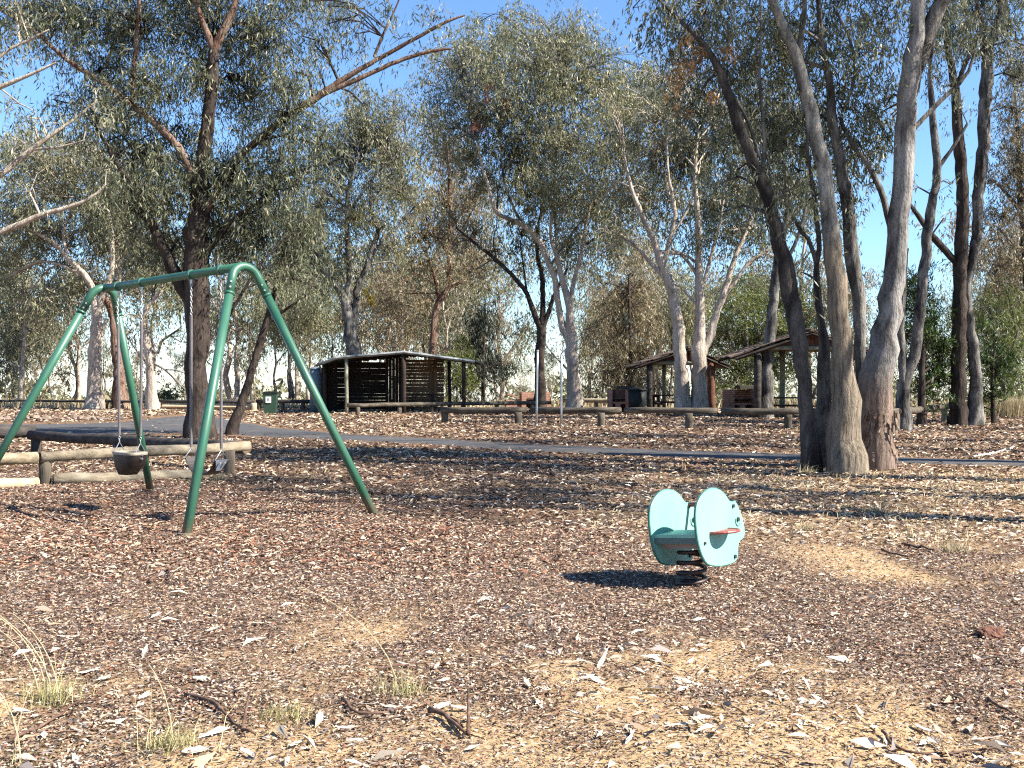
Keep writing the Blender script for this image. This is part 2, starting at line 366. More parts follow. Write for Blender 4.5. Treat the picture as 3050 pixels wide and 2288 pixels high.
gra = mixc(nt, at3.outputs['Fac'], bro, gra)
g2 = mixc(nt, ramp(nt, n4, [(.42, (0, 0, 0)), (.6, (1, 1, 1))]), gra, (.20, .105, .062))
c = mixc(nt, at2.outputs['Fac'], mul, mixc(nt, .55, gra, g2))
c = mixc(nt, at.outputs['Fac'], c, snd)
nt.links.new(c, b.inputs['Base Color']); b.inputs['Roughness'].default_value = .95; b.inputs['Specular IOR Level'].default_value = .1
bump(nt, b, n1, .8, .03)
me = mesh('ground', GV, GF, m, True)
for nm, fn in (('sand', sandw), ('grass', grassw), ('straw', straww)):
    a = me.attributes.new(nm, 'FLOAT', 'POINT'); a.data.foreach_set('value', fn(GX, GY).astype(np.float32).ravel())
tag(link('ground', me), kind='structure')

# asphalt path that widens into the parking bay at the left
up_e = [(-500, 1262), (90, 1260), (362, 1255), (488, 1240), (600, 1233), (700, 1251), (800, 1274), (1013, 1294), (1234, 1305), (1500, 1320), (1753, 1332), (2006, 1343), (2300, 1353), (2661, 1364), (3050, 1376), (3700, 1394)]
lo_e = [(-500, 1300), (90, 1297), (362, 1297), (488, 1299), (600, 1300), (700, 1302), (800, 1304), (1013, 1313), (1234, 1323), (1500, 1340), (1753, 1354), (2006, 1364), (2300, 1372), (2661, 1381), (3050, 1392), (3700, 1412)]
def dense(e, n):
    e = np.array(e, float); t = np.linspace(0, 1, len(e)); T = np.linspace(0, 1, n)
    return np.stack([np.interp(T, t, e[:, 0]), np.interp(T, t, e[:, 1])], 1)
A, B = dense(up_e, 220), dense(lo_e, 220); V = []
for k, ((ua, va), (ub, vb)) in enumerate(zip(A, B)):
    a, b_ = G(ua, va), G(ub, vb); j = (vnoise([k], [0], 3, 8)[0] - .5) * .35; j2 = (vnoise([k], [9], 2.2, 5)[0] - .5) * .3
    a[1] += j; b_[1] += j2
    for t in np.linspace(0, 1, 6):
        p = a * (1 - t) + b_ * t; p[2] = ghs(p[0], p[1]) + .022 + .02 * (1 - (2 * t - 1) ** 2); V.append(p)
    V[-6] = V[-6] - np.array([0, 0, .06]); V[-1] = V[-1] - np.array([0, 0, .06])
ii = (np.arange(219)[:, None] * 6 + np.arange(5)[None, :]).reshape(-1)
m, nt, b, _ = nodes('asphalt')
n1 = noise(nt, 45, 5, rough=.7); n2 = noise(nt, .9, 5)
c = ramp(nt, n1, [(.35, (.032, .032, .034)), (.6, (.068, .067, .066))])
c = mixc(nt, ramp(nt, n2, [(.52, (0, 0, 0)), (.72, (.55, .55, .55))]), c, (.16, .125, .09))
nt.links.new(c, b.inputs['Base Color']); b.inputs['Roughness'].default_value = .8; bump(nt, b, n1, .4, .01)
tag(link('path', mesh('path', V, np.stack([ii + 6, ii + 7, ii + 1, ii], -1), m, True)), kind='structure')

# ------------------------------------------------------------------ trees
def leaf_mesh(name, C, AX, L, W, tint, mat):
    n = len(C)
    rnd = rng.normal(size=(n, 3)); S = np.cross(AX, rnd); S /= np.linalg.norm(S, axis=1)[:, None] + 1e-9
    N = np.cross(AX, S)
    L = L[:, None]; W = W[:, None]
    V = np.stack([C - AX * L * .5, C + S * W * .5 - AX * L * .08 + N * W * .12, C + AX * L * .5 + N * L * .06, C - S * W * .5 - AX * L * .08 + N * W * .12], 1).reshape(-1, 3)
    Fq = np.arange(4 * n).reshape(n, 4)
    me = mesh(name, V, Fq, mat)
    a = me.attributes.new('tint', 'FLOAT', 'FACE'); a.data.foreach_set('value', np.clip(tint, 0, 1).astype(np.float32))
    return me

def build_tree(name, label, cat, base, stems, clumps, bark, leaf, leaf_len=.13, leaf_w=.024, sigma=.24, per=30, droop=.75, group=None,
               twig_r=.011, sides=10, flare=1.35, extra=(), tips_tubes=.6, wob=.10, cover=1.0, leaf_area_px=None):
    """stems: list of (bark material, Nx4 array of x,y,z,r); clumps: list of (centre, radii(3), number of leaves)"""
    base = np.asarray(base, float)
    root = thing(name, label, cat, base, group)
    nodes_p, nodes_r = [], []
    for k, (bm, S) in enumerate(stems):
        S = np.asarray(S, float); rmean = S[:, 3].mean()
        D = catmull(S, max(.18, rmean * 1.3))
        D[:, 3] = np.maximum(D[:, 3], .006)
        jit = rng.normal(size=(len(D), 3)) * (D[:, 3:4] * .10); jit[0] = 0
        p = D[:, :3] + jit
        r = D[:, 3].copy()
        if S[0, 2] < base[2] + .4 and flare > 1:
            hgt = p[:, 2] - p[0, 2]; r = r * (1 + (flare - 1) * np.exp(-hgt / .35))
            p[0, 2] -= .25
        hh_ = np.cumsum(np.r_[0, np.linalg.norm(np.diff(p, axis=0), axis=1)]); r = r * (1 + .03 * np.sin(hh_ * 2.3 + k) + .025 * np.sin(hh_ * 5.1 + 2 * k))
        V, Fq, _ = tube_geo(p, r, sides if rmean > .06 else 6, wob)
        ground_stem = S[0, 2] < base[2] + .4
        link('trunk' if ground_stem else 'limb', mesh('trunk', V - base, Fq, bm, True), root)
        nodes_p.append(p); nodes_r.append(r)
    NP = np.vstack(nodes_p); NR = np.concatenate(nodes_r)
    tv, tf, tn = [], [], 0
    def addtube(pts, rad, sd):
        nonlocal tn
        V, Fq, _ = tube_geo(pts, rad, sd); tv.append(V); tf.append(Fq + tn); tn += len(V)
    C, AX, TI = [], [], []
    for (c, rad, nl) in clumps:
        c = np.asarray(c, float); rad = np.asarray(rad, float)
        dv = NP - c; dist = np.linalg.norm(dv, axis=1) + 1.3 * np.maximum(0, NP[:, 2] - c[2] + .25 * rad[2])
        q = int(np.argmin(dist)); p0 = NP[q]; r0 = min(NR[q] * .55, .02 + .012 * np.linalg.norm(c - p0))
        r0 = max(r0, twig_r * 1.3)
        sag = np.array([0, 0, .18 * np.linalg.norm(c - p0)])
        mid = p0 * .5 + c * .5 + sag + rng.normal(size=3) * .08 * np.linalg.norm(c - p0)
        br = catmull(np.array([p0, mid, c + np.array([0, 0, -.2]) * rad[2]]), .5)
        if np.linalg.norm(c - p0) > .25: addtube(br, np.linspace(r0, twig_r * 1.4, len(br)), 5)
        nt_ = max(3, int(nl / per))
        g = rng.normal(size=(nt_, 3)); g /= np.linalg.norm(g, axis=1)[:, None]
        rr_ = rng.random((nt_, 1)) ** .42; out_ = rng.random((nt_, 1)) < .22; rr_ = np.where(out_, rng.uniform(1.0, 1.5, (nt_, 1)), rr_)
        tip = c + g * rad * rr_
        clt = rng.normal(size=nt_) * .14
        for j in range(nt_):
            s = br[rng.integers(len(br) // 3, len(br))]
            mid = s * .5 + tip[j] * .5 + np.array([0, 0, .12 * np.linalg.norm(tip[j] - s)]) + rng.normal(size=3) * .06
            if rng.random() < tips_tubes:
                addtube(np.array([s, mid, tip[j]]), [twig_r, twig_r * .7, twig_r * .4], 3)
            k = max(4, int(rng.normal(per, per * .35)))
            sg = sigma * rng.uniform(.7, 1.4); ns = max(2, k // 7)
            a_ = rng.uniform(0, 6.28, ns); sdir = np.stack([np.cos(a_) * .75, np.sin(a_) * .75, rng.normal(-droop * .9, .45, ns)], 1); sdir /= np.linalg.norm(sdir, axis=1)[:, None]
            s0 = tip[j] + rng.normal(size=(ns, 3)) * sg * .55; q_ = rng.integers(0, ns, k); tt = rng.random((k, 1))
            slen = sg * rng.uniform(1.0, 2.4, (ns, 1))
            pos = s0[q_] + sdir[q_] * slen[q_] * tt - np.array([0, 0, 1.]) * droop * .35 * slen[q_] * tt ** 2 + rng.normal(size=(k, 3)) * sg * .16
            ax = sdir[q_] * .55 + rng.normal(size=(k, 3)) * .42; ax[:, 2] -= droop * .8; ax /= np.linalg.norm(ax, axis=1)[:, None]
            C.append(pos); AX.append(ax); TI.append(.5 + clt[j] + rng.normal(size=k) * .2)
    if tv:
        link('branches', mesh('branches', np.vstack(tv) - base, np.vstack(tf), stems[-1][0], True), root)['kind'] = 'stuff'
    if C:
        C = np.vstack(C) - base; AX = np.vstack(AX); TI = np.concatenate(TI); n = len(C)
        L = leaf_len * rng.uniform(.6, 1.35, n); W = leaf_w * rng.uniform(.7, 1.3, n)
        link('crown', leaf_mesh('crown', C, AX, L, W, TI, leaf), root)
    for (nm, lm, cl, ll, lw, lab) in extra:                 # mistletoe or dead clumps in the crown
        for (c, rad, nl) in cl:
            g = rng.normal(size=(nl, 3)); g /= np.linalg.norm(g, axis=1)[:, None]
            lob = rng.normal(size=(7, 3)) * np.asarray(rad) * np.array([.75, .75, .9]); li = rng.integers(0, 7, nl)
            pos = np.asarray(c) + lob[li] + g * np.asarray(rad) * .42 * rng.random((nl, 1)) ** .5 - base
            ax = rng.normal(size=(nl, 3)) * .5; ax[:, 2] -= .7; ax /= np.linalg.norm(ax, axis=1)[:, None]
            o = link(nm, leaf_mesh(nm, pos, ax, ll * rng.uniform(.6, 1.3, nl), lw * rng.uniform(.7, 1.3, nl), .5 + rng.normal(size=nl) * .22, lm), root)
            o['label'] = lab; o['kind'] = 'stuff'
    return root

LAIK = 1.12
def px_tree(name, label, d, base_uv, stems, clumps, bark, leaf, lai=2.0, leaf_len=.13, leaf_w=.024, group=None, dj=1.2, extra=(), cat='tree', barks=None, dlo=-.25, **kw):
    """stems and clumps written in photograph pixels at distance d (with an optional depth offset), turned into metres"""
    sc = d / F
    bz = ghs((base_uv[0] - CU) * sc, d)
    base = np.array([(base_uv[0] - CU) * sc, d, bz])
    S3 = []
    for k, s in enumerate(stems):
        dd = 0; arr = []
        for p in s:
            if len(p) > 3: dd = p[3]
            q = P(p[0], p[1], d + dd); arr.append([q[0], q[1], q[2], p[2] * .5 * (d + dd) / F])
        arr = np.array(arr)
        if abs(arr[0][2]) < .45 and s[0][1] > HV: arr[0][2] = ghs(arr[0][0], arr[0][1])
        S3.append((M[(barks or {}).get(k, bark)], arr))
    la = .55 * leaf_len * leaf_w / sc ** 2 * .62
    def conv(cl, sat=False):
        out = []
        for c in cl:
            u, v, ru, rv = c[:4]; dd = c[4] if len(c) > 4 else rng.uniform(dlo * dj, 1.4 * dj); den = c[5] if len(c) > 5 else 1
            ctr = P(u, v, d + dd)
            if sat and den > .45:
                for _ in range(2):
                    a_ = rng.uniform(0, 6.28); q_ = rng.uniform(1.05, 1.55); r2 = rng.uniform(.28, .5)
                    c2 = P(u + math.cos(a_) * ru * q_, v + math.sin(a_) * rv * q_, d + dd + rng.uniform(-1, 1) * ru * sc)
                    out.append((c2, (ru * sc * r2, ru * sc * r2, rv * sc * r2), int(.8 * LAIK * lai * math.pi * ru * rv * r2 * r2 / la)))
            out.append((ctr, (ru * sc, min(.5 * (ru + rv) * sc, 2.2), rv * sc), int(den * LAIK * lai * math.pi * ru * rv / la)))
        return out
    ex = []
    for (nm, lm, cl, ll, lw, lab) in extra: ex.append((nm, M[lm], conv(cl), ll, lw, lab))
    return build_tree(name, label, cat, base, S3, conv(clumps, True), M[bark], M[leaf], leaf_len, leaf_w, group=group, extra=ex, **kw)

# the dark box tree behind the swing
px_tree('gum_tree', 'tall dark trunked gum with thick grey green crown standing behind the swing frame', 26.4, (597, 1308),
  [[(597, 1308, 84), (594, 1180, 70), (590, 1040, 66), (586, 900, 72), (590, 740, 76), (596, 620, 60), (602, 500, 46), (618, 380, 40), (632, 260, 36), (640, 150, 32)],
   [(575, 905, 44), (540, 850, 40), (505, 770, 36), (460, 685, 30), (405, 580, 24), (350, 490, 16), (300, 400, 8)],
   [(600, 590, 30), (560, 490, 27), (515, 420, 24), (450, 358, 21), (392, 312, 20), (300, 243, 17), (205, 183, 13), (100, 92, 9), (0, 30, 6), (-60, -20, 3)],
   [(394, 314, 17), (398, 240, 16), (408, 130, 14), (418, 0, 11), (424, -120, 6)],
   [(610, 640, 26), (640, 580, 23), (705, 480, 20), (785, 405, 22), (860, 345, 22), (935, 298, 22), (1010, 245, 17), (1100, 192, 14), (1195, 140, 12), (1330, 66, 9), (1385, 48, 5)],
   [(930, 300, 15), (1010, 262, 15), (1080, 232, 14), (1165, 192, 13), (1250, 163, 12), (1342, 145, 7)],
   [(1115, 172, 10), (1140, 110, 8), (1185, 12, 5), (1210, -60, 3)],
   [(638, 150, 26), (610, 80, 17), (582, 0, 13), (560, -120, 8)],
   [(640, 150, 28), (680, 70, 22), (705, 0, 18), (740, -120, 10)],
   [(592, 800, 22), (640, 720, 16), (700, 650, 12), (770, 600, 8)],
   [(640, 1060, 10), (680, 950, 9), (730, 860, 8), (790, 770, 6)]],
  [(430, 80, 190, 100), (250, 70, 150, 90), (120, 20, 110, 70), (640, 90, 130, 110), (790, 120, 100, 130), (330, 240, 110, 80), (300, 350, 120, 80),
   (470, 250, 110, 90), (450, 460, 130, 90), (740, 280, 130, 110), (870, 330, 90, 120), (700, 520, 120, 110), (560, 560, 120, 100), (420, 590, 120, 90),
   (820, 540, 95, 120), (760, 700, 110, 90), (640, 690, 100, 80), (900, 700, 50, 80), (470, 720, 90, 70), (980, 60, 60, 60, 0, .5), (880, 810, 70, 50, 0, .7), (560, 400, 60, 60, 1, .7),
   (600, -120, 330, 110), (250, -140, 260, 100), (860, -70, 120, 80), (1060, 90, 50, 60, 0, .5), (1150, 40, 60, 40, 0, .45), (1290, 60, 50, 40, 0, .4), (1190, 110, 40, 40, 0, .4), (1080, 300, 50, 50, 0, .4), (960, 420, 50, 70, 0, .6)],
  'bk_dark', 'lf_gum', lai=1.7, leaf_len=.16, leaf_w=.027, barks={2: 'bk_red', 3: 'bk_red', 4: 'bk_red', 5: 'bk_red', 6: 'bk_red', 7: 'bk_red', 8: 'bk_red'}, sigma=.27, twig_r=.012)

px_tree('gum_tree', 'thin dark leaning sapling just right of the swing tree trunk', 28, (690, 1296),
  [[(688, 1296, 34), (715, 1215, 27), (742, 1130, 24), (765, 1050, 22), (790, 975, 20), (815, 880, 16), (840, 780, 12), (862, 680, 8)],
   [(792, 970, 13), (840, 930, 10), (900, 890, 7), (950, 850, 5)]],
  [(860, 660, 70, 70), (840, 760, 80, 60), (930, 840, 50, 45, 0, .6)], 'bk_dark', 'lf_gum', lai=1.3, leaf_len=.14, leaf_w=.028)

# pale gums at the left
px_tree('gum_tree', 'stout cream barked gum, palest trunk left of the swing frame', 52, (277, 1217),
  [[(277, 1217, 52), (280, 1130, 42), (284, 1050, 37), (289, 970, 34)],
   [(289, 985, 30), (281, 900, 20), (268, 840, 18), (205, 770, 15), (160, 722, 12), (100, 690, 8)],
   [(290, 985, 26), (300, 900, 18), (330, 830, 16), (336, 760, 15), (328, 640, 13), (322, 560, 9)],
   [(300, 1000, 14), (320, 950, 12)],
   [(205, 770, 9), (190, 700, 8), (215, 620, 6)]],
  [(150, 560, 170, 90), (300, 600, 130, 90), (60, 650, 110, 90), (200, 470, 150, 80), (330, 730, 110, 70), (190, 700, 110, 60), (60, 450, 80, 70), (60, 760, 80, 60), (330, 480, 100, 70)],
  'bk_pale', 'lf_gumy', lai=1.5, leaf_len=.20, leaf_w=.045, sigma=.4, twig_r=.02, dj=2.5)
px_tree('gum_tree', 'brown sided gum trunk directly behind the far swing leg', 53, (362, 1219),
  [[(362, 1219, 46), (352, 1110, 34), (344, 1015, 27), (336, 950, 22), (318, 890, 18), (285, 850, 14), (230, 790, 9)],
   [(340, 960, 14), (352, 860, 15), (356, 780, 14), (360, 690, 12), (370, 600, 8)],
   [(354, 800, 10), (385, 740, 8), (420, 690, 6)]],
  [(400, 690, 90, 80), (430, 790, 100, 60), (360, 620, 90, 70), (460, 880, 70, 50, 1, .7), (230, 850, 90, 60), (160, 870, 70, 60)],
  'bk_pale', 'lf_gumy', lai=1.4, leaf_len=.20, leaf_w=.045, sigma=.4, twig_r=.02, barks={0: 'bk_red'}, dj=2)
px_tree('gum_tree', 'pale gum with dead twiggy right side left of the dark swing tree', 50, (458, 1226),
  [[(458, 1226, 40), (450, 1140, 28), (445, 1066, 24), (431, 990, 22), (430, 940, 22), (452, 905, 17), (480, 870, 13), (520, 800, 9)],
   [(440, 1030, 12), (470, 1052, 9), (478, 1020, 8), (505, 1000, 7), (540, 975, 4)],
   [(448, 1080, 8), (490, 1100, 7), (530, 1140, 6), (560, 1170, 4)], [(490, 1100, 5), (530, 1105, 4), (570, 1120, 3)],
   [(452, 905, 10), (470, 800, 8), (470, 720, 5)]],
  [(500, 820, 90, 60), (470, 720, 80, 70), (530, 900, 60, 50, 0, .7), (540, 1010, 50, 50, 0, .35)],
  'bk_grey', 'lf_gumy', lai=1.3, leaf_len=.20, leaf_w=.045, sigma=.4, twig_r=.022, barks={0: 'bk_pale'})
px_tree('gum_tree', 'slender pale gum nearest the left edge of the photograph', 58, (60, 1207),
  [[(58, 1207, 14), (66, 1100, 12), (73, 1010, 11), (78, 900, 10), (76, 830, 7)], [(73, 1010, 6), (50, 930, 5), (38, 880, 3)], [(76, 960, 6), (110, 920, 5), (150, 960, 3)]],
  [(70, 860, 75, 60), (30, 940, 60, 50), (40, 1030, 70, 60), (130, 900, 60, 50), (20, 1100, 50, 40)],
  'bk_pale', 'lf_gum', lai=1.3, leaf_len=.22, leaf_w=.05, sigma=.42, twig_r=.022)
px_tree('gum_tree', 'gum outside the left edge reaching long pale limbs into the picture', 22, (-330, 1340),
  [[(-330, 1340, 90), (-320, 1100, 75), (-300, 900, 66), (-280, 700, 55), (-270, 450, 40), (-260, 200, 26), (-240, -100, 12)],
   [(-285, 760, 36), (-150, 745, 25), (0, 692, 19), (121, 642, 15), (258, 598, 10), (315, 553, 6)],
   [(-278, 640, 34), (-120, 585, 25), (0, 522, 19), (96, 446, 15), (195, 376, 10), (290, 304, 6)],
   [(-270, 460, 28), (-130, 320, 22), (0, 262, 15), (72, 232, 11), (170, 188, 6)],
   [(-120, 320, 14), (0, 172, 9), (90, 120, 7), (150, 90, 4)], [(0, 262, 6), (60, 310, 5), (100, 330, 3)], [(96, 446, 7), (170, 440, 6), (250, 420, 4)]],
  [(-120, 120, 160, 130), (-200, 500, 150, 160), (30, 440, 70, 60, 0, .5), (40, 90, 70, 60, 0, .5), (170, 360, 60, 40, 0, .5), (280, 320, 60, 50, 0, .6), (-100, -80, 260, 120), (80, 540, 70, 50, 0, .4), (300, 560, 50, 40, 0, .6), (20, 330, 40, 60, 0, .25)],
  'bk_pale', 'lf_gum', lai=1.2, leaf_len=.14, leaf_w=.03, twig_r=.010)

# trees behind the shed
px_tree('gum_tree', 'grey forked gum rising behind the left half of the shed', 56, (1054, 1212),
  [[(1054, 1212, 56), (1054, 1120, 50), (1052, 1043, 46), (1038, 955, 38), (1025, 885, 30), (992, 838, 20), (956, 784, 15), (925, 720, 9)],
   [(1046, 985, 26), (1060, 915, 24), (1064, 860, 21), (1090, 802, 18), (1112, 730, 15), (1126, 686, 13), (1104, 620, 9), (1110, 520, 5)],
   [(1028, 890, 20), (1041, 829, 19), (1037, 740, 17), (1034, 660, 15), (1037, 580, 12), (1060, 500, 8)],
   [(1100, 770, 10), (1150, 710, 9), (1190, 670, 7), (1240, 610, 5)], [(1037, 640, 9), (1090, 560, 8), (1140, 500, 6), (1190, 470, 4)], [(975, 815, 9), (930, 800, 6), (880, 815, 4)]],
  [(1040, 480, 110, 90), (950, 600, 90, 100), (1130, 420, 110, 90), (1050, 640, 90, 80), (940, 780, 70, 60), (1190, 560, 90, 80), (1150, 740, 70, 60), (900, 690, 60, 80), (1090, 350, 100, 70), (1200, 440, 70, 60), (1020, 760, 60, 60, 0, .8), (960, 480, 80, 70)],
  'bk_grey', 'lf_gumy', lai=1.35, leaf_len=.21, leaf_w=.046, sigma=.42, twig_r=.022, dj=2,
  extra=[('mistletoe', 'lf_mist', [(1095, 895, 26, 26, 0, .9)], .2, .05, 'olive green mistletoe clump')])
px_tree('gum_tree', 'straight brown stemmed gum rising behind the ridge of the shed', 60, (1290, 1210),
  [[(1290, 1210, 30), (1287, 1110, 26), (1288, 1043, 23), (1296, 936, 20), (1313, 890, 19), (1336, 850, 16), (1338, 740, 14), (1342, 630, 12), (1337, 490, 9), (1330, 420, 5)],
   [(1308, 895, 12), (1288, 802, 10), (1255, 730, 8), (1220, 690, 5)], [(1330, 860, 10), (1390, 830, 8), (1430, 770, 5)], [(1340, 740, 8), (1390, 660, 6), (1420, 600, 4)], [(1338, 760, 8), (1290, 690, 6), (1260, 630, 4)]],
  [(1330, 600, 75, 90), (1330, 460, 70, 80), (1260, 700, 75, 70), (1400, 710, 70, 70), (1260, 610, 60, 60), (1400, 590, 60, 70), (1430, 790, 50, 50, 0, .7), (1230, 800, 50, 50, 0, .6), (1330, 800, 70, 50, 0, .5)],
  'bk_red', 'lf_brn', lai=1.2, leaf_len=.21, leaf_w=.044, sigma=.42, twig_r=.022, dj=2)

# centre pair
px_tree('gum_tree', 'dark trunked gum forking low behind the left steel pole', 50, (1609, 1214),
  [[(1609, 1214, 38), (1609, 1120, 32), (1609, 1010, 29), (1613, 975, 28)],
   [(1612, 985, 19), (1594, 941, 17), (1570, 878, 15), (1535, 831, 13), (1479, 776, 11), (1400, 713, 8), (1360, 680, 4)],
   [(1613, 985, 18), (1617, 878, 16), (1613, 815, 14), (1602, 770, 12), (1600, 690, 9), (1620, 600, 6)],
   [(1615, 980, 16), (1636, 925, 14), (1650, 880, 10), (1690, 800, 6)],
   [(1570, 878, 8), (1560, 800, 6), (1550, 730, 4)], [(1479, 776, 6), (1470, 720, 4), (1480, 670, 3)]],
  [(1420, 690, 60, 50, 0, .6), (1560, 690, 50, 60, 0, .7), (1480, 740, 50, 50, 0, .5), (1620, 560, 100, 80), (1700, 720, 80, 70), (1540, 800, 40, 40, 0, .4)],
  'bk_dark', 'lf_gum', lai=1.3, leaf_len=.19, leaf_w=.042, sigma=.38, twig_r=.02)
px_tree('gum_tree', 'broad crowned gum with twin pale stems behind the right steel pole', 48, (1714, 1216),
  [[(1714, 1216, 50), (1708, 1120, 40), (1701, 1020, 36), (1698, 960, 28), (1694, 905, 24), (1676, 839, 18), (1660, 770, 15), (1640, 690, 10), (1660, 560, 7)],
   [(1702, 1030, 28), (1674, 970, 22), (1662, 900, 19), (1652, 831, 18), (1636, 790, 17), (1606, 720, 17), (1560, 672, 15), (1480, 634, 12), (1463, 579, 10), (1440, 508, 8), (1420, 420, 5)],
   [(1696, 900, 14), (1715, 815, 13), (1735, 740, 12), (1741, 690, 10), (1760, 600, 7)],
   [(1555, 670, 10), (1522, 602, 9), (1502, 540, 8), (1490, 440, 5)], [(1640, 790, 9), (1700, 700, 8), (1780, 600, 7), (1850, 520, 4)], [(1660, 770, 9), (1650, 560, 8), (1660, 400, 6), (1690, 260, 4)], [(1730, 740, 8), (1800, 690, 6), (1870, 650, 4)]],
  [(1400, 160, 110, 80), (1550, 120, 120, 80), (1690, 110, 120, 80), (1350, 300, 100, 90), (1500, 330, 130, 110), (1650, 270, 130, 100), (1790, 240, 110, 110), (1410, 460, 80, 80), (1560, 490, 110, 90),
   (1700, 430, 130, 110), (1840, 430, 110, 120), (1690, 600, 110, 80), (1800, 620, 100, 80), (1880, 300, 90, 100), (1470, 220, 100, 80), (1620, 400, 90, 80), (1600, 180, 100, 80), (1880, 560, 70, 70), (1290, 380, 50, 60, 0, .6)],
  'bk_pale', 'lf_gumy', lai=1.55, leaf_len=.19, leaf_w=.042, sigma=.38, twig_r=.016, dj=2.5, barks={3: 'bk_grey', 4: 'bk_grey', 5: 'bk_grey', 6: 'bk_grey'}, tips_tubes=.4,
  extra=[('mistletoe', 'lf_mist', [(1560, 570, 34, 34, -.5, 1.0)], .2, .05, 'yellow green mistletoe clump'), ('dead_leaf_clump', 'lf_red', [(1450, 325, 40, 50, -.5, .45)], .2, .04, 'rust red dying leaves')])

# pale pair in front of the first picnic shelter
px_tree('gum_tree', 'cream trunked gum with torn bark before the left picnic shelter', 43, (2036, 1232),
  [[(2038, 1232, 50), (2032, 1130, 42), (2026, 1040, 38), (2020, 960, 36), (2000, 860, 32), (1972, 792, 24), (1945, 713, 19), (1912, 640, 16), (1880, 560, 11), (1860, 470, 7)],
   [(1990, 835, 18), (1952, 799, 14), (1890, 729, 11), (1830, 690, 7)], [(1975, 800, 16), (1990, 730, 14), (2010, 640, 12), (1990, 520, 8), (1985, 400, 5)],
   [(1960, 750, 12), (2040, 760, 10), (2080, 790, 8)], [(1990, 720, 9), (2050, 620, 7), (2080, 520, 4)]],
  [(1940, 480, 110, 90), (1960, 340, 110, 90), (1890, 600, 80, 80), (2010, 590, 80, 70), (2040, 440, 90, 90), (1830, 700, 60, 50, 0, .7), (1980, 240, 100, 80)],
  'bk_pale', 'lf_gumy', lai=1.4, leaf_len=.18, leaf_w=.04, sigma=.36, twig_r=.018, dj=1.8)
px_tree('gum_tree', 'cream trunked gum forking in a wide V before the left picnic shelter', 43, (2082, 1232),
  [[(2082, 1232, 52), (2083, 1130, 44), (2083, 1045, 46), (2085, 950, 30), (2082, 815, 24), (2080, 670, 18), (2070, 520, 11), (2080, 380, 6)],
   [(2088, 1060, 28), (2113, 1008, 25), (2130, 941, 22), (2150, 886, 20), (2188, 768, 15), (2222, 690, 11), (2250, 600, 7)],
   [(2150, 890, 13), (2190, 838, 11), (2228, 784, 9), (2290, 744, 6)], [(2083, 900, 14), (2110, 790, 11), (2140, 680, 8), (2160, 560, 5)], [(2083, 830, 12), (2040, 770, 9), (2000, 740, 6)], [(2084, 920, 10), (2050, 880, 8), (2020, 850, 5)]],
  [(2090, 450, 100, 90), (2200, 560, 100, 90), (2120, 620, 90, 80), (2180, 690, 80, 60), (2260, 680, 60, 60), (2150, 330, 100, 90), (2270, 560, 70, 70), (2060, 700, 60, 50, 0, .7), (2290, 750, 40, 40, 0, .6)],
  'bk_pale', 'lf_gum', lai=1.4, leaf_len=.18, leaf_w=.04, sigma=.36, twig_r=.018, dj=1.8)
px_tree('gum_tree', 'pale leaning gum in front of the right picnic shelter', 40, (2280, 1236),
  [[(2278, 1240, 46), (2284, 1130, 38), (2293, 1000, 34), (2304, 900, 30), (2314, 800, 26), (2335, 690, 22), (2350, 600, 17), (2330, 480, 11), (2300, 380, 7)],
   [(2312, 830, 14), (2370, 720, 11), (2400, 620, 8)]],
  [(2320, 420, 100, 90), (2380, 560, 80, 80), (2300, 560, 70, 60), (2240, 400, 80, 80), (2400, 330, 90, 90)],
  'bk_grey', 'lf_gum', lai=1.3, leaf_len=.18, leaf_w=.04, sigma=.36, twig_r=.018)

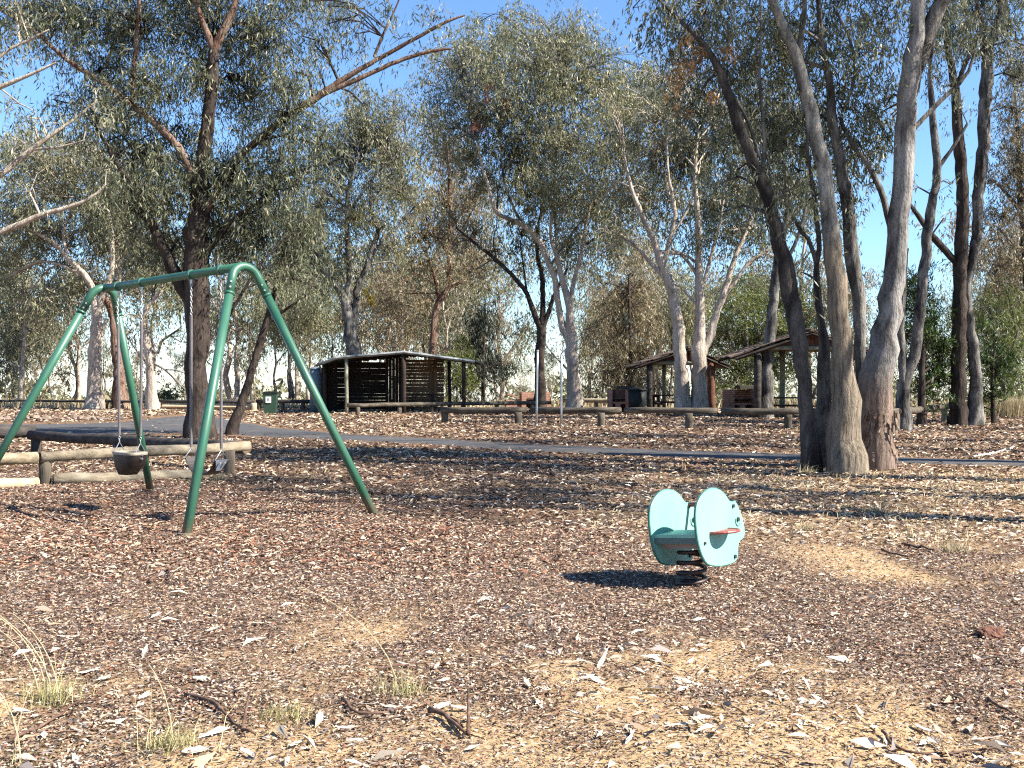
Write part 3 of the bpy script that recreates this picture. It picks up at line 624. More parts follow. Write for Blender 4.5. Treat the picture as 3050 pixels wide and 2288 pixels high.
# the big many stemmed gum at the right
BIG = px_tree('gum_tree', 'big many stemmed gum with fibrous base standing by the path', 16.9, (2530, 1404),
  [[(2526, 1405, 98, -.3), (2520, 1320, 95), (2516, 1260, 92), (2515, 1192, 82), (2511, 1100, 68), (2508, 1040, 63), (2498, 940, 58), (2490, 839, 57), (2484, 780, 54), (2478, 724, 51), (2463, 579, 46), (2434, 410, 42), (2396, 270, 38), (2367, 159, 32), (2328, 72, 27), (2298, 0, 23), (2250, -160, 14)],
   [(2416, 1392, 54, -.1), (2409, 1300, 49), (2402, 1211, 42), (2384, 1074, 46), (2370, 957, 48), (2346, 839, 50), (2332, 772, 46), (2289, 603, 39), (2231, 458, 33), (2188, 338, 29), (2145, 217, 24), (2096, 135, 18), (2029, 68, 13), (1960, 0, 8)],
   [(2612, 1376, 88, .35), (2613, 1300, 92), (2612, 1200, 104), (2622, 1120, 96), (2636, 1035, 83), (2646, 940, 70), (2660, 839, 64), (2668, 760, 62), (2672, 700, 61), (2690, 531, 58), (2699, 386, 58), (2714, 230, 58), (2726, 110, 44), (2738, 0, 40), (2750, -160, 26)],
   [(2460, 1395, 62, .9), (2452, 1280, 50), (2454, 1190, 42), (2456, 1060, 36), (2450, 980, 24), (2434, 900, 16), (2430, 800, 15), (2439, 740, 15), (2429, 627, 13), (2408, 480, 10), (2400, 380, 6)],
   [(2590, 1210, 34, .9), (2570, 1150, 34), (2563, 1080, 33), (2561, 990, 33), (2552, 860, 40), (2535, 724, 42), (2522, 590, 38), (2502, 482, 32), (2474, 338, 27), (2468, 241, 23), (2444, 96, 18), (2436, 0, 14), (2430, -120, 8)],
   [(2706, 300, 40, .5), (2735, 190, 46), (2767, 96, 46), (2810, 0, 42), (2860, -140, 26)],
   [(2382, 215, 20, -.3), (2384, 130, 18), (2393, 48, 16), (2398, -40, 12)],
   [(2272, 500, 14, -.1), (2276, 430, 12), (2270, 338, 11), (2261, 241, 9), (2266, 100, 7), (2262, 0, 5)],
   [(2262, 470, 13, -.1), (2225, 360, 11), (2170, 260, 9), (2130, 180, 6)],
   [(2712, 395, 16, .5), (2782, 318, 15), (2854, 251, 13), (2884, 212, 10), (2913, 111, 6)],
   [(2455, 1010, 14, .9), (2424, 752, 13), (2386, 690, 12), (2338, 603, 10), (2308, 540, 7)],
   [(2512, 330, 12, .9), (2535, 270, 11), (2546, 220, 10), (2530, 120, 9), (2480, 20, 7)],
   [(2655, 690, 20, .9), (2632, 600, 18), (2590, 500, 16), (2530, 420, 13), (2500, 350, 9)]],
  [(2090, 130, 130, 110), (2240, 190, 110, 130), (2060, 300, 80, 80), (2180, 400, 90, 110), (2390, 170, 90, 120), (2400, 380, 90, 110), (2560, 150, 100, 120), (2570, 330, 80, 100), (2580, 470, 60, 60),
   (2500, 580, 60, 60, 1, .7), (2300, 330, 80, 90), (2310, 90, 90, 90), (2620, 60, 80, 80), (2470, 60, 80, 90), (2130, 540, 60, 60, 0, .7), (2630, 400, 50, 60, 1), (2250, 620, 50, 50, 0, .6), (2350, 560, 60, 60, 0, .7),
   (2900, 60, 70, 60, 0, .6), (2780, 30, 70, 60, 1, .6), (2200, -120, 260, 120), (2600, -150, 280, 130), (2480, 470, 60, 70), (1980, 60, 70, 60), (2540, 800, 40, 40, 1, .25), (2380, 800, 36, 40, .6, .25)],
  'bk_grey', 'lf_gum', lai=1.5, leaf_len=.125, leaf_w=.024, sigma=.2, twig_r=.007, sides=20, wob=.07, dj=1.6, dlo=.45,
  barks={0: 'bk_stock', 1: 'bk_mid', 2: 'bk_flaky', 3: 'bk_mid'},
  extra=[('dead_leaf_clump', 'lf_orange', [(2090, 150, 60, 70, -.3, .5), (2015, 270, 36, 50, -.3, .5), (2040, 230, 40, 50, -.3, .4)], .12, .022, 'hanging clump of dead orange leaves')])

def peel(root, u, v0, v1, w, d, n, off):
    """loose strips of bark hanging off the lower stem"""
    V, Fq, col = [], [], []
    b0 = np.array(root.matrix_basis.translation)
    for k in range(n):
        v = rng.uniform(v0, v1); a = rng.uniform(-2.9, .2); r = w * .5 * d / F * rng.uniform(.80, 1.06); L = rng.uniform(.05, .2); ww = rng.uniform(.012, .035); c = P(u, v, d + off) + np.array([math.cos(a), math.sin(a), 0]) * r
        t_ = np.array([-math.sin(a), math.cos(a), 0]); o_ = np.array([math.cos(a), math.sin(a), 0]); lift = rng.uniform(.005, .05); sl = rng.uniform(-.3, .3)
        q = [c - t_ * ww + [0, 0, L / 2], c + t_ * ww + [0, 0, L / 2], c + t_ * ww * .7 + o_ * lift * .4 + t_ * sl * L * .3, c + t_ * ww * .4 + o_ * lift + [0, 0, -L / 2] + t_ * sl * L, c - t_ * ww * .5 + o_ * lift + [0, 0, -L / 2] + t_ * sl * L, c - t_ * ww * .8 + o_ * lift * .3]
        i = len(V); V += q; Fq += [(i, i + 1, i + 2, i + 5), (i + 5, i + 2, i + 3, i + 4)]
    o = link('peeling_bark', mesh('peeling_bark', np.array(V) - b0, Fq, M['peel']), root); o['kind'] = 'stuff'
M['peel'] = wood('peeling_bark', [(.06, .04, .03), (.17, .12, .09), (.34, .27, .21)], 9)
peel(BIG, 2613, 1235, 1400, 118, 16.9, 90, .35)
px_tree('gum_tree', 'slender pale gum between the big stems and the dark right pair', 31, (2698, 1250),
  [[(2690, 1278, 46), (2694, 1150, 36), (2715, 1080, 34), (2728, 1035, 32), (2744, 878, 31), (2756, 780, 30), (2772, 627, 27), (2791, 531, 25), (2786, 434, 22), (2772, 289, 18), (2770, 180, 12), (2790, 60, 7)],
   [(2692, 1170, 24), (2684, 976, 22), (2690, 860, 18), (2700, 740, 10)], [(2792, 500, 14), (2830, 450, 11), (2880, 370, 8)]],
  [(2780, 140, 80, 80, 0, .7), (2850, 330, 50, 50, 0, .35), (2700, 560, 40, 60, 0, .35), (2830, 540, 40, 50, 0, .3), (2800, -60, 110, 80)],
  'bk_grey', 'lf_gum', lai=1.1, leaf_len=.15, leaf_w=.032, twig_r=.013)
px_tree('gum_tree', 'dark twin stemmed gum at the far right beside the log rail', 34, (2878, 1266),
  [[(2856, 1268, 50), (2857, 1150, 44), (2857, 1035, 42), (2858, 900, 42), (2863, 772, 39), (2868, 603, 36), (2855, 434, 32), (2845, 289, 28), (2836, 220, 22), (2815, 110, 15), (2800, 0, 9)],
   [(2902, 1268, 46), (2909, 1160, 38), (2898, 1040, 32), (2884, 930, 28), (2880, 870, 26), (2892, 800, 26), (2906, 724, 27), (2913, 603, 32), (2926, 458, 36), (2936, 260, 36), (2944, 140, 30), (2968, 80, 24), (2980, 0, 20), (2990, -120, 12)],
   [(2938, 220, 22), (2922, 80, 16), (2900, -20, 10)], [(2846, 262, 15), (2872, 195, 13), (2905, 120, 9)],
   [(2856, 810, 24), (2844, 781, 22), (2800, 730, 20), (2772, 698, 18), (2735, 645, 15), (2706, 606, 10)], [(2775, 700, 6), (2810, 650, 4)], [(2908, 1190, 16), (2912, 1150, 18), (2906, 1110, 12)]],
  [(2900, 40, 80, 60), (2820, 90, 60, 60), (3000, 90, 60, 90), (2960, -80, 160, 90), (3030, 220, 40, 70, 0, .7), (2890, 130, 50, 50, 0, .6)],
  'bk_dark', 'lf_gum', lai=1.4, leaf_len=.15, leaf_w=.032, twig_r=.013, barks={1: 'bk_grey'})
px_tree('gum_tree', 'leafy brownish gum against the sky at the right edge', 52, (3080, 1220),
  [[(3080, 1222, 46), (3074, 1000, 36), (3060, 800, 28), (3040, 600, 20), (3030, 400, 12), (3020, 250, 6)], [(3060, 800, 16), (3010, 720, 12), (2970, 680, 7)], [(3045, 640, 14), (3000, 580, 10), (2960, 540, 6)]],
  [(3020, 330, 60, 90), (3010, 500, 60, 80), (2990, 640, 70, 60), (3030, 760, 60, 70), (2980, 780, 60, 60, 0, .8), (3100, 450, 90, 160), (3000, 860, 60, 50), (3040, 200, 50, 70)],
  'bk_grey', 'lf_brn', lai=1.5, leaf_len=.2, leaf_w=.044, sigma=.4, twig_r=.02)

# cypress, casuarina, wattle
NEED = dict(leaf_len=.22, leaf_w=.030, sigma=.22, per=40)
px_tree('cypress_bush', 'dark green cypress filling the gap behind the log rail end', 33.5, (2745, 1262),
  [[(2745, 1264, 26), (2745, 1150, 20), (2748, 1000, 14), (2752, 880, 8), (2755, 800, 4)]],
  [(2755, 1120, 75, 60), (2745, 1170, 85, 45), (2730, 1040, 60, 60), (2785, 1030, 50, 60), (2760, 940, 50, 60), (2715, 950, 40, 50), (2800, 960, 36, 50), (2750, 860, 36, 50), (2700, 870, 30, 50, 0, .6), (2810, 1130, 36, 50), (2660, 1000, 30, 60, 1, .6), (2670, 900, 26, 60, 1, .5)],
  'bk_dark', 'lf_con', lai=1.5, droop=-.35, cat='bush', dj=.8, **NEED)
px_tree('cypress_bush', 'small dark green cypress right of the dark twin stems', 36, (2960, 1250),
  [[(2958, 1254, 14), (2956, 1150, 10), (2960, 1040, 5)]],
  [(2950, 1100, 55, 40), (2980, 1060, 40, 36), (2930, 1150, 40, 50), (2945, 1030, 30, 40, 0, .7), (2960, 1200, 40, 36)],
  'bk_dark', 'lf_con', lai=1.5, droop=-.35, cat='bush', dj=.6, **NEED)
px_tree('casuarina_tree', 'dark needle leaved casuarina right of the shed', 58, (1440, 1208),
  [[(1440, 1210, 12), (1440, 1120, 10), (1442, 1000, 7), (1445, 900, 4)]],
  [(1440, 1130, 60, 44), (1450, 1080, 60, 40), (1425, 1040, 50, 40), (1460, 1010, 50, 40), (1440, 960, 40, 40), (1410, 1100, 36, 40), (1485, 1080, 36, 40), (1450, 900, 24, 40, 0, .7)],
  'bk_dark', 'lf_cas', lai=1.5, leaf_len=.34, leaf_w=.045, sigma=.35, per=40, dj=.8)
px_tree('wattle_bush', 'bright yellow green wattle behind the gap between both picnic shelters', 55, (2230, 1216),
  [[(2230, 1218, 20), (2226, 1100, 14), (2220, 950, 9)], [(2228, 1120, 12), (2270, 1000, 8), (2290, 920, 5)], [(2228, 1120, 12), (2180, 1020, 8), (2160, 940, 5)]],
  [(2200, 920, 80, 60), (2270, 900, 70, 50), (2160, 1000, 70, 60), (2240, 1010, 80, 60), (2310, 980, 60, 60), (2210, 1100, 90, 60), (2300, 1080, 60, 60), (2150, 1100, 50, 50), (2230, 1160, 90, 40), (2330, 900, 40, 50), (2400, 960, 40, 60), (2390, 1060, 36, 60)],
  'bk_grey', 'lf_wat', lai=1.7, leaf_len=.22, leaf_w=.04, sigma=.35, droop=.1, cat='bush', dj=1.5)
px_tree('casuarina_tree', 'olive brown casuarina left of the first picnic shelter', 57, (1880, 1212),
  [[(1880, 1214, 18), (1878, 1100, 14), (1876, 960, 10), (1872, 820, 6)]],
  [(1870, 1120, 70, 60), (1900, 1050, 70, 60), (1850, 1000, 70, 60), (1890, 930, 60, 60), (1850, 890, 60, 60), (1880, 820, 50, 60), (1930, 1130, 50, 60), (1940, 990, 40, 60), (1820, 1100, 50, 60), (1910, 860, 40, 50)],
  'bk_dark', 'lf_brn', lai=1.5, leaf_len=.3, leaf_w=.04, sigma=.4, per=40, dj=1.5,
  extra=[('dark_nest_clump', 'lf_cas', [(1858, 955, 20, 20, -1.5, 1.5)], .2, .04, 'small dark clump')])
px_tree('wattle_bush', 'yellow green shrub seen through the open right end of the shed', 57, (1362, 1210),
  [[(1362, 1212, 8), (1362, 1150, 6), (1365, 1090, 4)]], [(1362, 1100, 36, 40), (1350, 1150, 40, 36), (1385, 1140, 30, 40), (1365, 1060, 26, 36)],
  'bk_grey', 'lf_wat', lai=1.6, leaf_len=.2, leaf_w=.03, sigma=.25, droop=-.2, cat='bush', dj=.5)
px_tree('wattle_bush', 'low green bush left of the dark swing tree trunk', 62, (505, 1208),
  [[(505, 1210, 8), (505, 1180, 6), (508, 1160, 4)]], [(500, 1185, 34, 20), (525, 1175, 24, 20), (485, 1190, 24, 16)],
  'bk_grey', 'lf_wat', lai=1.8, leaf_len=.2, leaf_w=.035, sigma=.25, droop=-.2, cat='bush', dj=.3)
px_tree('wattle_bush', 'feathery olive wattle behind the far right cypress', 46, (2990, 1228),
  [[(2990, 1230, 20), (2985, 1120, 14), (2975, 1000, 8)], [(2988, 1120, 12), (3030, 1000, 8)]],
  [(2980, 920, 60, 60), (3030, 960, 60, 70), (2960, 1000, 60, 60), (3020, 1060, 60, 60), (2990, 1120, 60, 50), (3050, 1130, 50, 60), (2930, 930, 40, 50, 0, .7)],
  'bk_grey', 'lf_wat', lai=1.3, leaf_len=.25, leaf_w=.032, sigma=.4, droop=.5, cat='bush', dj=1)

# ---- open woodland behind: a few kinds, each tree a copy with its parts
def proto(kind, seed, h, leaf, bk, spread, nl, lab):
    global rng
    keep = rng; rng = np.random.default_rng(seed)
    stems = []; z = np.linspace(0, h * .72, 7)
    x = np.cumsum(rng.normal(size=7) * .16); y = np.cumsum(rng.normal(size=7) * .16); x -= x[0]; y -= y[0]
    r = np.linspace(.15, .05, 7) * (h / 11)
    stems.append((M[bk], np.stack([x, y, z, r], 1)))
    cl = []
    for k in range(7):
        i = rng.integers(2, 7); a = rng.uniform(0, 6.28); ln = spread * rng.uniform(.5, 1.1)
        p0 = np.array([x[i], y[i], z[i]]); dr = np.array([math.cos(a), math.sin(a), rng.uniform(.7, 1.5)])
        p1 = p0 + dr * ln * .5; p2 = p0 + dr * ln + np.array([0, 0, .2])
        stems.append((M[bk], np.array([[*p0, r[i] * .6], [*p1, r[i] * .4], [*p2, .02]])))
        cl.append((p2, (spread * .42, spread * .42, spread * .38), int(nl * rng.uniform(.7, 1.3))))
        cl.append((p1 + rng.normal(size=3) * .4, (spread * .35, spread * .35, spread * .3), int(nl * rng.uniform(.3, .7))))
    cl.append((np.array([x[-1], y[-1], h * .85]), (spread * .5, spread * .5, spread * .5), int(nl * 1.2)))
    root = build_tree('woodland_tree', lab, 'tree', (0, 0, 0), stems, cl, M[bk], M[leaf], .26, .052, sigma=.45, per=26, twig_r=.02, sides=7,
                      group='open woodland behind the picnic ground')
    rng = keep
    return root
WL = 'slender gum in the open woodland behind the picnic ground'
PR = [proto(0, 101, 10, 'lf_gumy', 'bk_pale', 2.2, 400, WL), proto(1, 102, 8.5, 'lf_brn', 'bk_grey', 1.8, 380, WL), proto(2, 103, 12, 'lf_gum', 'bk_pale', 2.3, 420, WL),
      proto(3, 104, 7.5, 'lf_gumy', 'bk_grey', 2.1, 430, WL), proto(4, 105, 9.5, 'lf_brn', 'bk_pale', 1.9, 380, WL)]
LOOK = ['olive leaved woodland gum with pale stem', 'brownish woodland gum with grey stem', 'tall grey green woodland gum with pale stem', 'bushy olive woodland gum with grey stem', 'thin brown leaved woodland gum with pale stem']
MARK = [(-40, 'the left edge'), (140, 'the leftmost sky gap'), (280, 'the cream gum'), (450, 'the twiggy pale gum'), (600, 'the dark swing tree'), (705, 'the near swing bend'), (806, 'the wheelie bin'),
        (900, 'the gap beside the shed'), (1000, 'the left end of the shed'), (1110, 'the left roof half'), (1204, 'the shed ridge'), (1300, 'the right roof half'), (1400, 'the right roof tip'), (1500, 'the dark casuarina'), (1600, 'the left steel pole'), (1680, 'the right steel pole'),
        (1780, 'the far pale log rail'), (1898, 'the big round bin'), (2030, 'the left picnic shelter'), (2120, 'the thick brown shelter post'), (2206, 'the slab topped barbecue'), (2300, 'the pale leaning gum'), (2418, 'the larger shelter ridge'), (2530, 'the many stemmed gum'), (2640, 'the big right stem'),
        (2740, 'the dark green cypress'), (2878, 'the dark twin gum'), (2980, 'the small cypress'), (3080, 'the right edge')]
used = set(); seen = {}
def plant(k, u, d, s, rz):
    src = PR[k]
    x = (u - CU) / F * d; z = ghs(x, d) - .1
    if k not in used:
        used.add(k); o = src
    else:
        o = src.copy(); COL.objects.link(o)
        for ch in list(src.children):
            c = ch.copy(); COL.objects.link(c); c.parent = o
    o.location = (x, d, z); o.rotation_euler = (0, 0, rz); o.scale = (s, s, s)
    mk = min(MARK, key=lambda q: abs(q[0] - u)); side = 'behind' if abs(mk[0] - u) < 22 else ('left behind' if u < mk[0] else 'right behind')
    lab = f'{LOOK[k]}, {side} {mk[1]}'
    if lab in seen: seen[lab] += 1; lab = f'{["nearer", "farther", "farthest"][seen[lab] % 3]} {lab}'
    else: seen[lab] = 0
    o['label'] = lab
rb = random.Random(5)
WOOD = [(-60, 80, 1.3), (40, 92, 1.2), (110, 74, .8), (170, 96, 1.0), (235, 70, .8), (400, 110, .8), (650, 90, 1.1), (700, 72, 1.15), (760, 84, 1.3), (820, 70, 1.1), (880, 95, 1.3), (930, 78, .9),
        (990, 88, 1.3), (1110, 74, 1.2), (1160, 68, 1.1), (1210, 82, 1.35), (1250, 70, 1.05), (1330, 90, 1.3), (1390, 76, 1.15), (1450, 84, 1.1), (1490, 72, .75), (1640, 110, .6), (1770, 78, 1.0), (1800, 92, 1.35), (1850, 74, 1.15),
        (1960, 80, 1.3), (2000, 70, 1.0), (2110, 90, 1.4), (2180, 76, 1.1), (2330, 84, .95), (2420, 80, 1.0), (2480, 72, 1.15), (2550, 92, .95), (2640, 110, .6), (2700, 84, 1.0), (2800, 100, .7), (2880, 74, .9), (2950, 88, 1.2), (3010, 70, 1.1), (3090, 84, 1.3),
        (20, 66, .7), (300, 84, .75), (560, 84, .6), (1560, 120, .55), (3160, 76, 1.3), (-150, 70, 1.3),
        (1060, 98, 1.5), (1290, 104, 1.5), (860, 66, .9), (1820, 66, 1.0), (1930, 98, 1.5), (2060, 74, 1.1), (2240, 100, 1.0), (3000, 104, 1.4), (120, 110, 1.1), (720, 108, 1.4), (1185, 64, .8), (1345, 66, .75), (1180, 88, 2.1), (1280, 80, 1.8), (1400, 92, 2.0), (1480, 100, 1.9), (870, 84, 1.7), (1910, 84, 1.7), (2240, 92, 1.5), (60, 84, 1.8), (200, 90, 1.7), (420, 88, 1.5), (2420, 90, 1.6), (1700, 100, 1.6), (3010, 84, 1.9), (700, 84, 1.6)]
for i, (u, d, s) in enumerate(WOOD):
    plant((i * 3 + i // 5) % 5, u, d, s * rb.uniform(.92, 1.1), rb.uniform(0, 6.28))
def far_wood():
    """the unbroken far-off wood on the falling slope"""
    C, AX, T = [], [], []
    for k in range(230):
        d = rng.uniform(115, 230); x = rng.uniform(-.62, .62) * d
        z0 = float(gh(np.array([x]), np.array([d]))[0]); h = rng.uniform(2.4, 5.0); w = rng.uniform(1.4, 2.8)
        n = 110; g = rng.normal(size=(n, 3)); g /= np.linalg.norm(g, axis=1)[:, None]
        lob = rng.normal(size=(6, 3)) * np.array([w * .5, w * .5, h * .22]); li = rng.integers(0, 6, n)
        C.append(np.array([x, d, z0 + h * .6]) + lob[li] + g * np.array([w * .5, w * .5, h * .2])); a = rng.normal(size=(n, 3)); a[:, 2] -= .5
        AX.append(a / np.linalg.norm(a, axis=1)[:, None]); T.append(.5 + rng.normal() * .12 + rng.normal(size=n) * .2)
    C = np.vstack(C); n = len(C)
    o = link('far_wood', leaf_mesh('far_wood', C, np.vstack(AX), rng.uniform(.7, 1.3, n), rng.uniform(.25, .5, n), np.concatenate(T), M['lf_gumy']))
    tag(o, 'far off grey green wood on the slope below the picnic ground', 'wood', kind='stuff')
far_wood()

# unseen gums right of the frame cast the shadow bands; farthest added for shade
def shade_tree(x, y, h, lean, seed, lab):
    st = [(M['bk_grey'], np.array([[x, y, ghs(x, y), .28], [x + lean * .2, y + .1, h * .25, .24], [x + lean * .5, y - .1, h * .5, .18], [x + lean * .8, y, h * .75, .11], [x + lean, y + .1, h, .04]])),
          (M['bk_grey'], np.array([[x + lean * .4, y, h * .42, .09], [x + lean * .4 + .8, y + .7, h * .6, .07], [x + lean * .4 + 1.5, y + 1.2, h * .8, .03]])),
          (M['bk_grey'], np.array([[x + lean * .4, y, h * .5, .08], [x + lean * .4 - .7, y - .6, h * .66, .06], [x + lean * .4 - 1.4, y - .8, h * .84, .03]]))]
    rs = np.random.default_rng(seed); cl = []
    for k in range(13):
        a_, q = rs.uniform(0, 6.28), rs.uniform(.3, 2.6); cl.append(((x + lean + math.cos(a_) * q, y + math.sin(a_) * q, h * rs.uniform(.5, 1.03)), (1.15, 1.15, .8), 760))
    build_tree('gum_tree', lab, 'tree', (x, y, ghs(x, y)), st, cl, M['bk_grey'], M['lf_gum'], .14, .03, twig_r=.01)
shade_tree(11.2, 8.7, 15.5, .4, 1, 'tall gum standing outside the right edge, first from the camera')
shade_tree(13.2, 10.6, 14, -.6, 2, 'gum standing outside the right edge, second from the camera')
shade_tree(11.4, 13.6, 16, .5, 3, 'gum standing outside the right edge, third from the camera')
shade_tree(13.2, 16.6, 15, -.3, 4, 'gum standing outside the right edge, fourth from the camera')
shade_tree(14.0, 20.0, 17, .3, 5, 'gum standing outside the right edge, fifth from the camera')
shade_tree(16.6, 23.0, 16, -.4, 6, 'gum standing outside the right edge, sixth from the camera')
shade_tree(18.8, 29.0, 17, .2, 7, 'unseen shade gum outside the right edge, seventh from the camera')  # this and the farther gums are added to shade the mid-ground
shade_tree(20.0, 33.0, 17, -.2, 8, 'unseen shade gum outside the right edge, eighth from the camera')
shade_tree(22.5, 37.5, 18, .2, 9, 'unseen shade gum outside the right edge, ninth from the camera')
shade_tree(25.5, 42.0, 18, -.2, 10, 'unseen shade gum outside the right edge, farthest from the camera')

# ------------------------------------------------------------------ shed with slatted walls
def part_box(name, parent, c, size, mat, rz=0, tilt=None, jit=0):
    base = np.array(parent.matrix_basis.translation)
    return MB().box((0, 0, 0), size, rz, tilt, 0, jit).build(name, M[mat] if isinstance(mat, str) else mat, parent, loc=np.asarray(c, float) - base)
def part_tube(name, parent, pts, rad, mat, sides=10, wob=0, capmat=None, smooth=True):
    base = np.array(parent.matrix_basis.translation)
    mb = MB().tube(pts, rad, sides, True, 0, 1 if capmat else None, wob)
    o = mb.build(name, [M[mat]] + ([M[capmat]] if capmat else []), parent, off=base)
    if smooth: o.data.polygons.foreach_set('use_smooth', np.array([len(p.vertices) == 4 for p in o.data.polygons]))
    return o
def seg(a, b, n=6, jit=0.0):
    a, b = np.asarray(a, float), np.asarray(b, float); t = np.linspace(0, 1, n)[:, None]
    p = a * (1 - t) + b * t
    if jit: p[1:-1] += rng.normal(size=(n - 2, 3)) * jit
    return p

def roof_slab(name, parent, a, b, c, d, th, mat):
    base = np.array(parent.matrix_basis.translation)
    T = np.array([a, b, c, d], float) - base; L = T - np.array([0, 0, th])
    me = mesh(name, np.vstack([T, L]), [(0, 1, 2, 3), (7, 6, 5, 4), (0, 4, 5, 1), (1, 5, 6, 2), (2, 6, 7, 3), (3, 7, 4, 0)], M[mat])
    return link(name, me, parent)
D0, D1 = 45.0, 49.0
shed = thing('slatted_shed', 'low dark timber shed with slatted walls and metal roof', 'shed', (P(1204, HV, D0)[0], D0, 0))
def zx(u, v, d): return P(u, v, d)
fl, fm, fr, fa = zx(1000, 1062, D0), zx(1204, 1045, D0), zx(1414, 1073, D0), zx(944, 1084, D0 + 1.2)
back = np.array([.25, D1 - D0 + .5, -.02])
def bk(p): return p + back
roof_slab('roof', shed, fl, fm, bk(fm), bk(fl), .05, 'roof_metal'); roof_slab('roof', shed, fm + [0.003, 0, 0], fr, bk(fr), bk(fm) + [0.003, 0, 0], .05, 'roof_metal')
roof_slab('roof', shed, fa, fl - [.003, 0, 0], bk(fl) - [.003, 0, .1], bk(fa) - [0, .6, 0], .05, 'roof_metal')
for a, b in ((fl, fm), (fm, fr), (fa, fl)):
    part_tube('fascia', shed, np.array([a, b]) + [0, -.03, -.06], .065, 'fascia', 4, smooth=False)
for a, b in ((fl, fm), (fm, fr)):
    for t in np.linspace(.06, .94, 8): part_tube('rafter', shed, np.array([a * (1 - t) + b * t + [0, .1, -.11], bk(a * (1 - t) + b * t) + [0, -.1, -.11]]), .05, 'shed_dark', 4, smooth=False)
def roofz(u):
    return np.interp(u, [944, 1000, 1204, 1414], [fa[2], fl[2], fm[2], fr[2]])
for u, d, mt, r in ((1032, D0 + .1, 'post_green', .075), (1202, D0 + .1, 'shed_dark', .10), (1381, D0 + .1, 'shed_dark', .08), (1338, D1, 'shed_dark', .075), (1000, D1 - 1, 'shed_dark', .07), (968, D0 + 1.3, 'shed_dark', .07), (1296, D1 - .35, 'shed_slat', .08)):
    p = P(u, HV, d); part_tube('post', shed, seg([p[0], d, -.1], [p[0], d, roofz(u) - .12], 4, .01), r, mt, 8)
def slat_wall(u0, u1, d, z1, mat='shed_slat'):
    x0, x1 = P(u0, HV, d)[0], P(u1, HV, d)[0]; n = 15; base = np.array(shed.matrix_basis.translation)
    me = mesh('slat', MB().box((0, 0, 0), (x1 - x0, .03, .142)).v[0], [(0, 3, 2, 1), (4, 5, 6, 7), (0, 1, 5, 4), (1, 2, 6, 5), (2, 3, 7, 6), (3, 0, 4, 7)], M[mat])
    for k in range(n):
        z = .12 + k * (z1 - .15) / n
        o = link('slat', me, shed, np.array([(x0 + x1) / 2 + rng.uniform(-.02, .02), d + (k % 2) * .034 + rng.uniform(-.002, .002), z + rng.uniform(-.008, .008)]) - base, (R(rng.uniform(-4, 4)), R(rng.uniform(-.22, .22)), 0))
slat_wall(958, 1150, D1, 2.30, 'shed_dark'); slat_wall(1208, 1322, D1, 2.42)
xb0, xb1 = P(1148, HV, D1 - .5)[0], P(1206, HV, D1 - .5)[0]
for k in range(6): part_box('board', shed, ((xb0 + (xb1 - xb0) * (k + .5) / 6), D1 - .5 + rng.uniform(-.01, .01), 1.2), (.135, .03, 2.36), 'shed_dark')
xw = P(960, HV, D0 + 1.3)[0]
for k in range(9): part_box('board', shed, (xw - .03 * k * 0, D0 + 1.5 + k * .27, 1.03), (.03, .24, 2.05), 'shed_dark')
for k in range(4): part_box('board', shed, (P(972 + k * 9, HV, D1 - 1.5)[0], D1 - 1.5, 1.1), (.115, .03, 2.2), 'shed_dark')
part_tube('downpipe', shed, np.array([P(951, 1088, D0 + 1.0), P(955, 1094, D0 + 1.0), P(958, 1110, D0 + 1.0)]), .03, 'fascia', 6)
tk = thing('water_tank', 'narrow blue grey steel tank against the left end of the shed', 'tank', (P(938, HV, D0 + 3)[0] + .22, D0 + 2.2, 0))
tb = np.array(tk.location)
part_tube('tank_body', tk, np.array([[tb[0], tb[1], 0], [tb[0], tb[1], 1.0], [tb[0], tb[1], 1.86]]),   .30, 'tank', 24)
for z in (.3, .75, 1.2, 1.65): part_tube('tank_rib', tk, np.array([[tb[0], tb[1], z], [tb[0], tb[1], z + .04]]), .310, 'tank', 24)
part_tube('tank_lid', tk, np.array([[tb[0], tb[1], 1.86], [tb[0], tb[1], 1.9], [tb[0], tb[1], 1.96]]), [.32, .30, .1], 'tank', 24)

def picnic_table(lab, x, y, rz, mat='shed_dark', L=1.7):
    t = thing('picnic_table', lab, 'table', (x, y, ghs(x, y)), 'picnic tables', rz)
    def pb(n, c, s, m_=mat): return MB().box((0, 0, 0), s).build(n, M[m_], t, loc=c)
    for k in range(4): pb('table_plank', (0, -.27 + k * .18, .74), (L, .165, .045))
    for s in (-1, 1):
        for q in (0, 1): pb('bench_plank', (0, s * (.62 + q * .15), .44), (L, .135, .045))
        for e in (-1, 1): pb('leg', (e * L * .36, s * .33, .36), (.09, .09, .72))
    for e in (-1, 1): pb('crossbeam', (e * L * .36, 0, .39), (.07, 1.5, .09)); pb('top_bearer', (e * L * .36, 0, .68), (.07, .7, .07))
    return t
p = P(1258, HV, 47.3); picnic_table('dark picnic table inside the right bay of the shed', p[0], 47.3, 0.1, L=1.2)

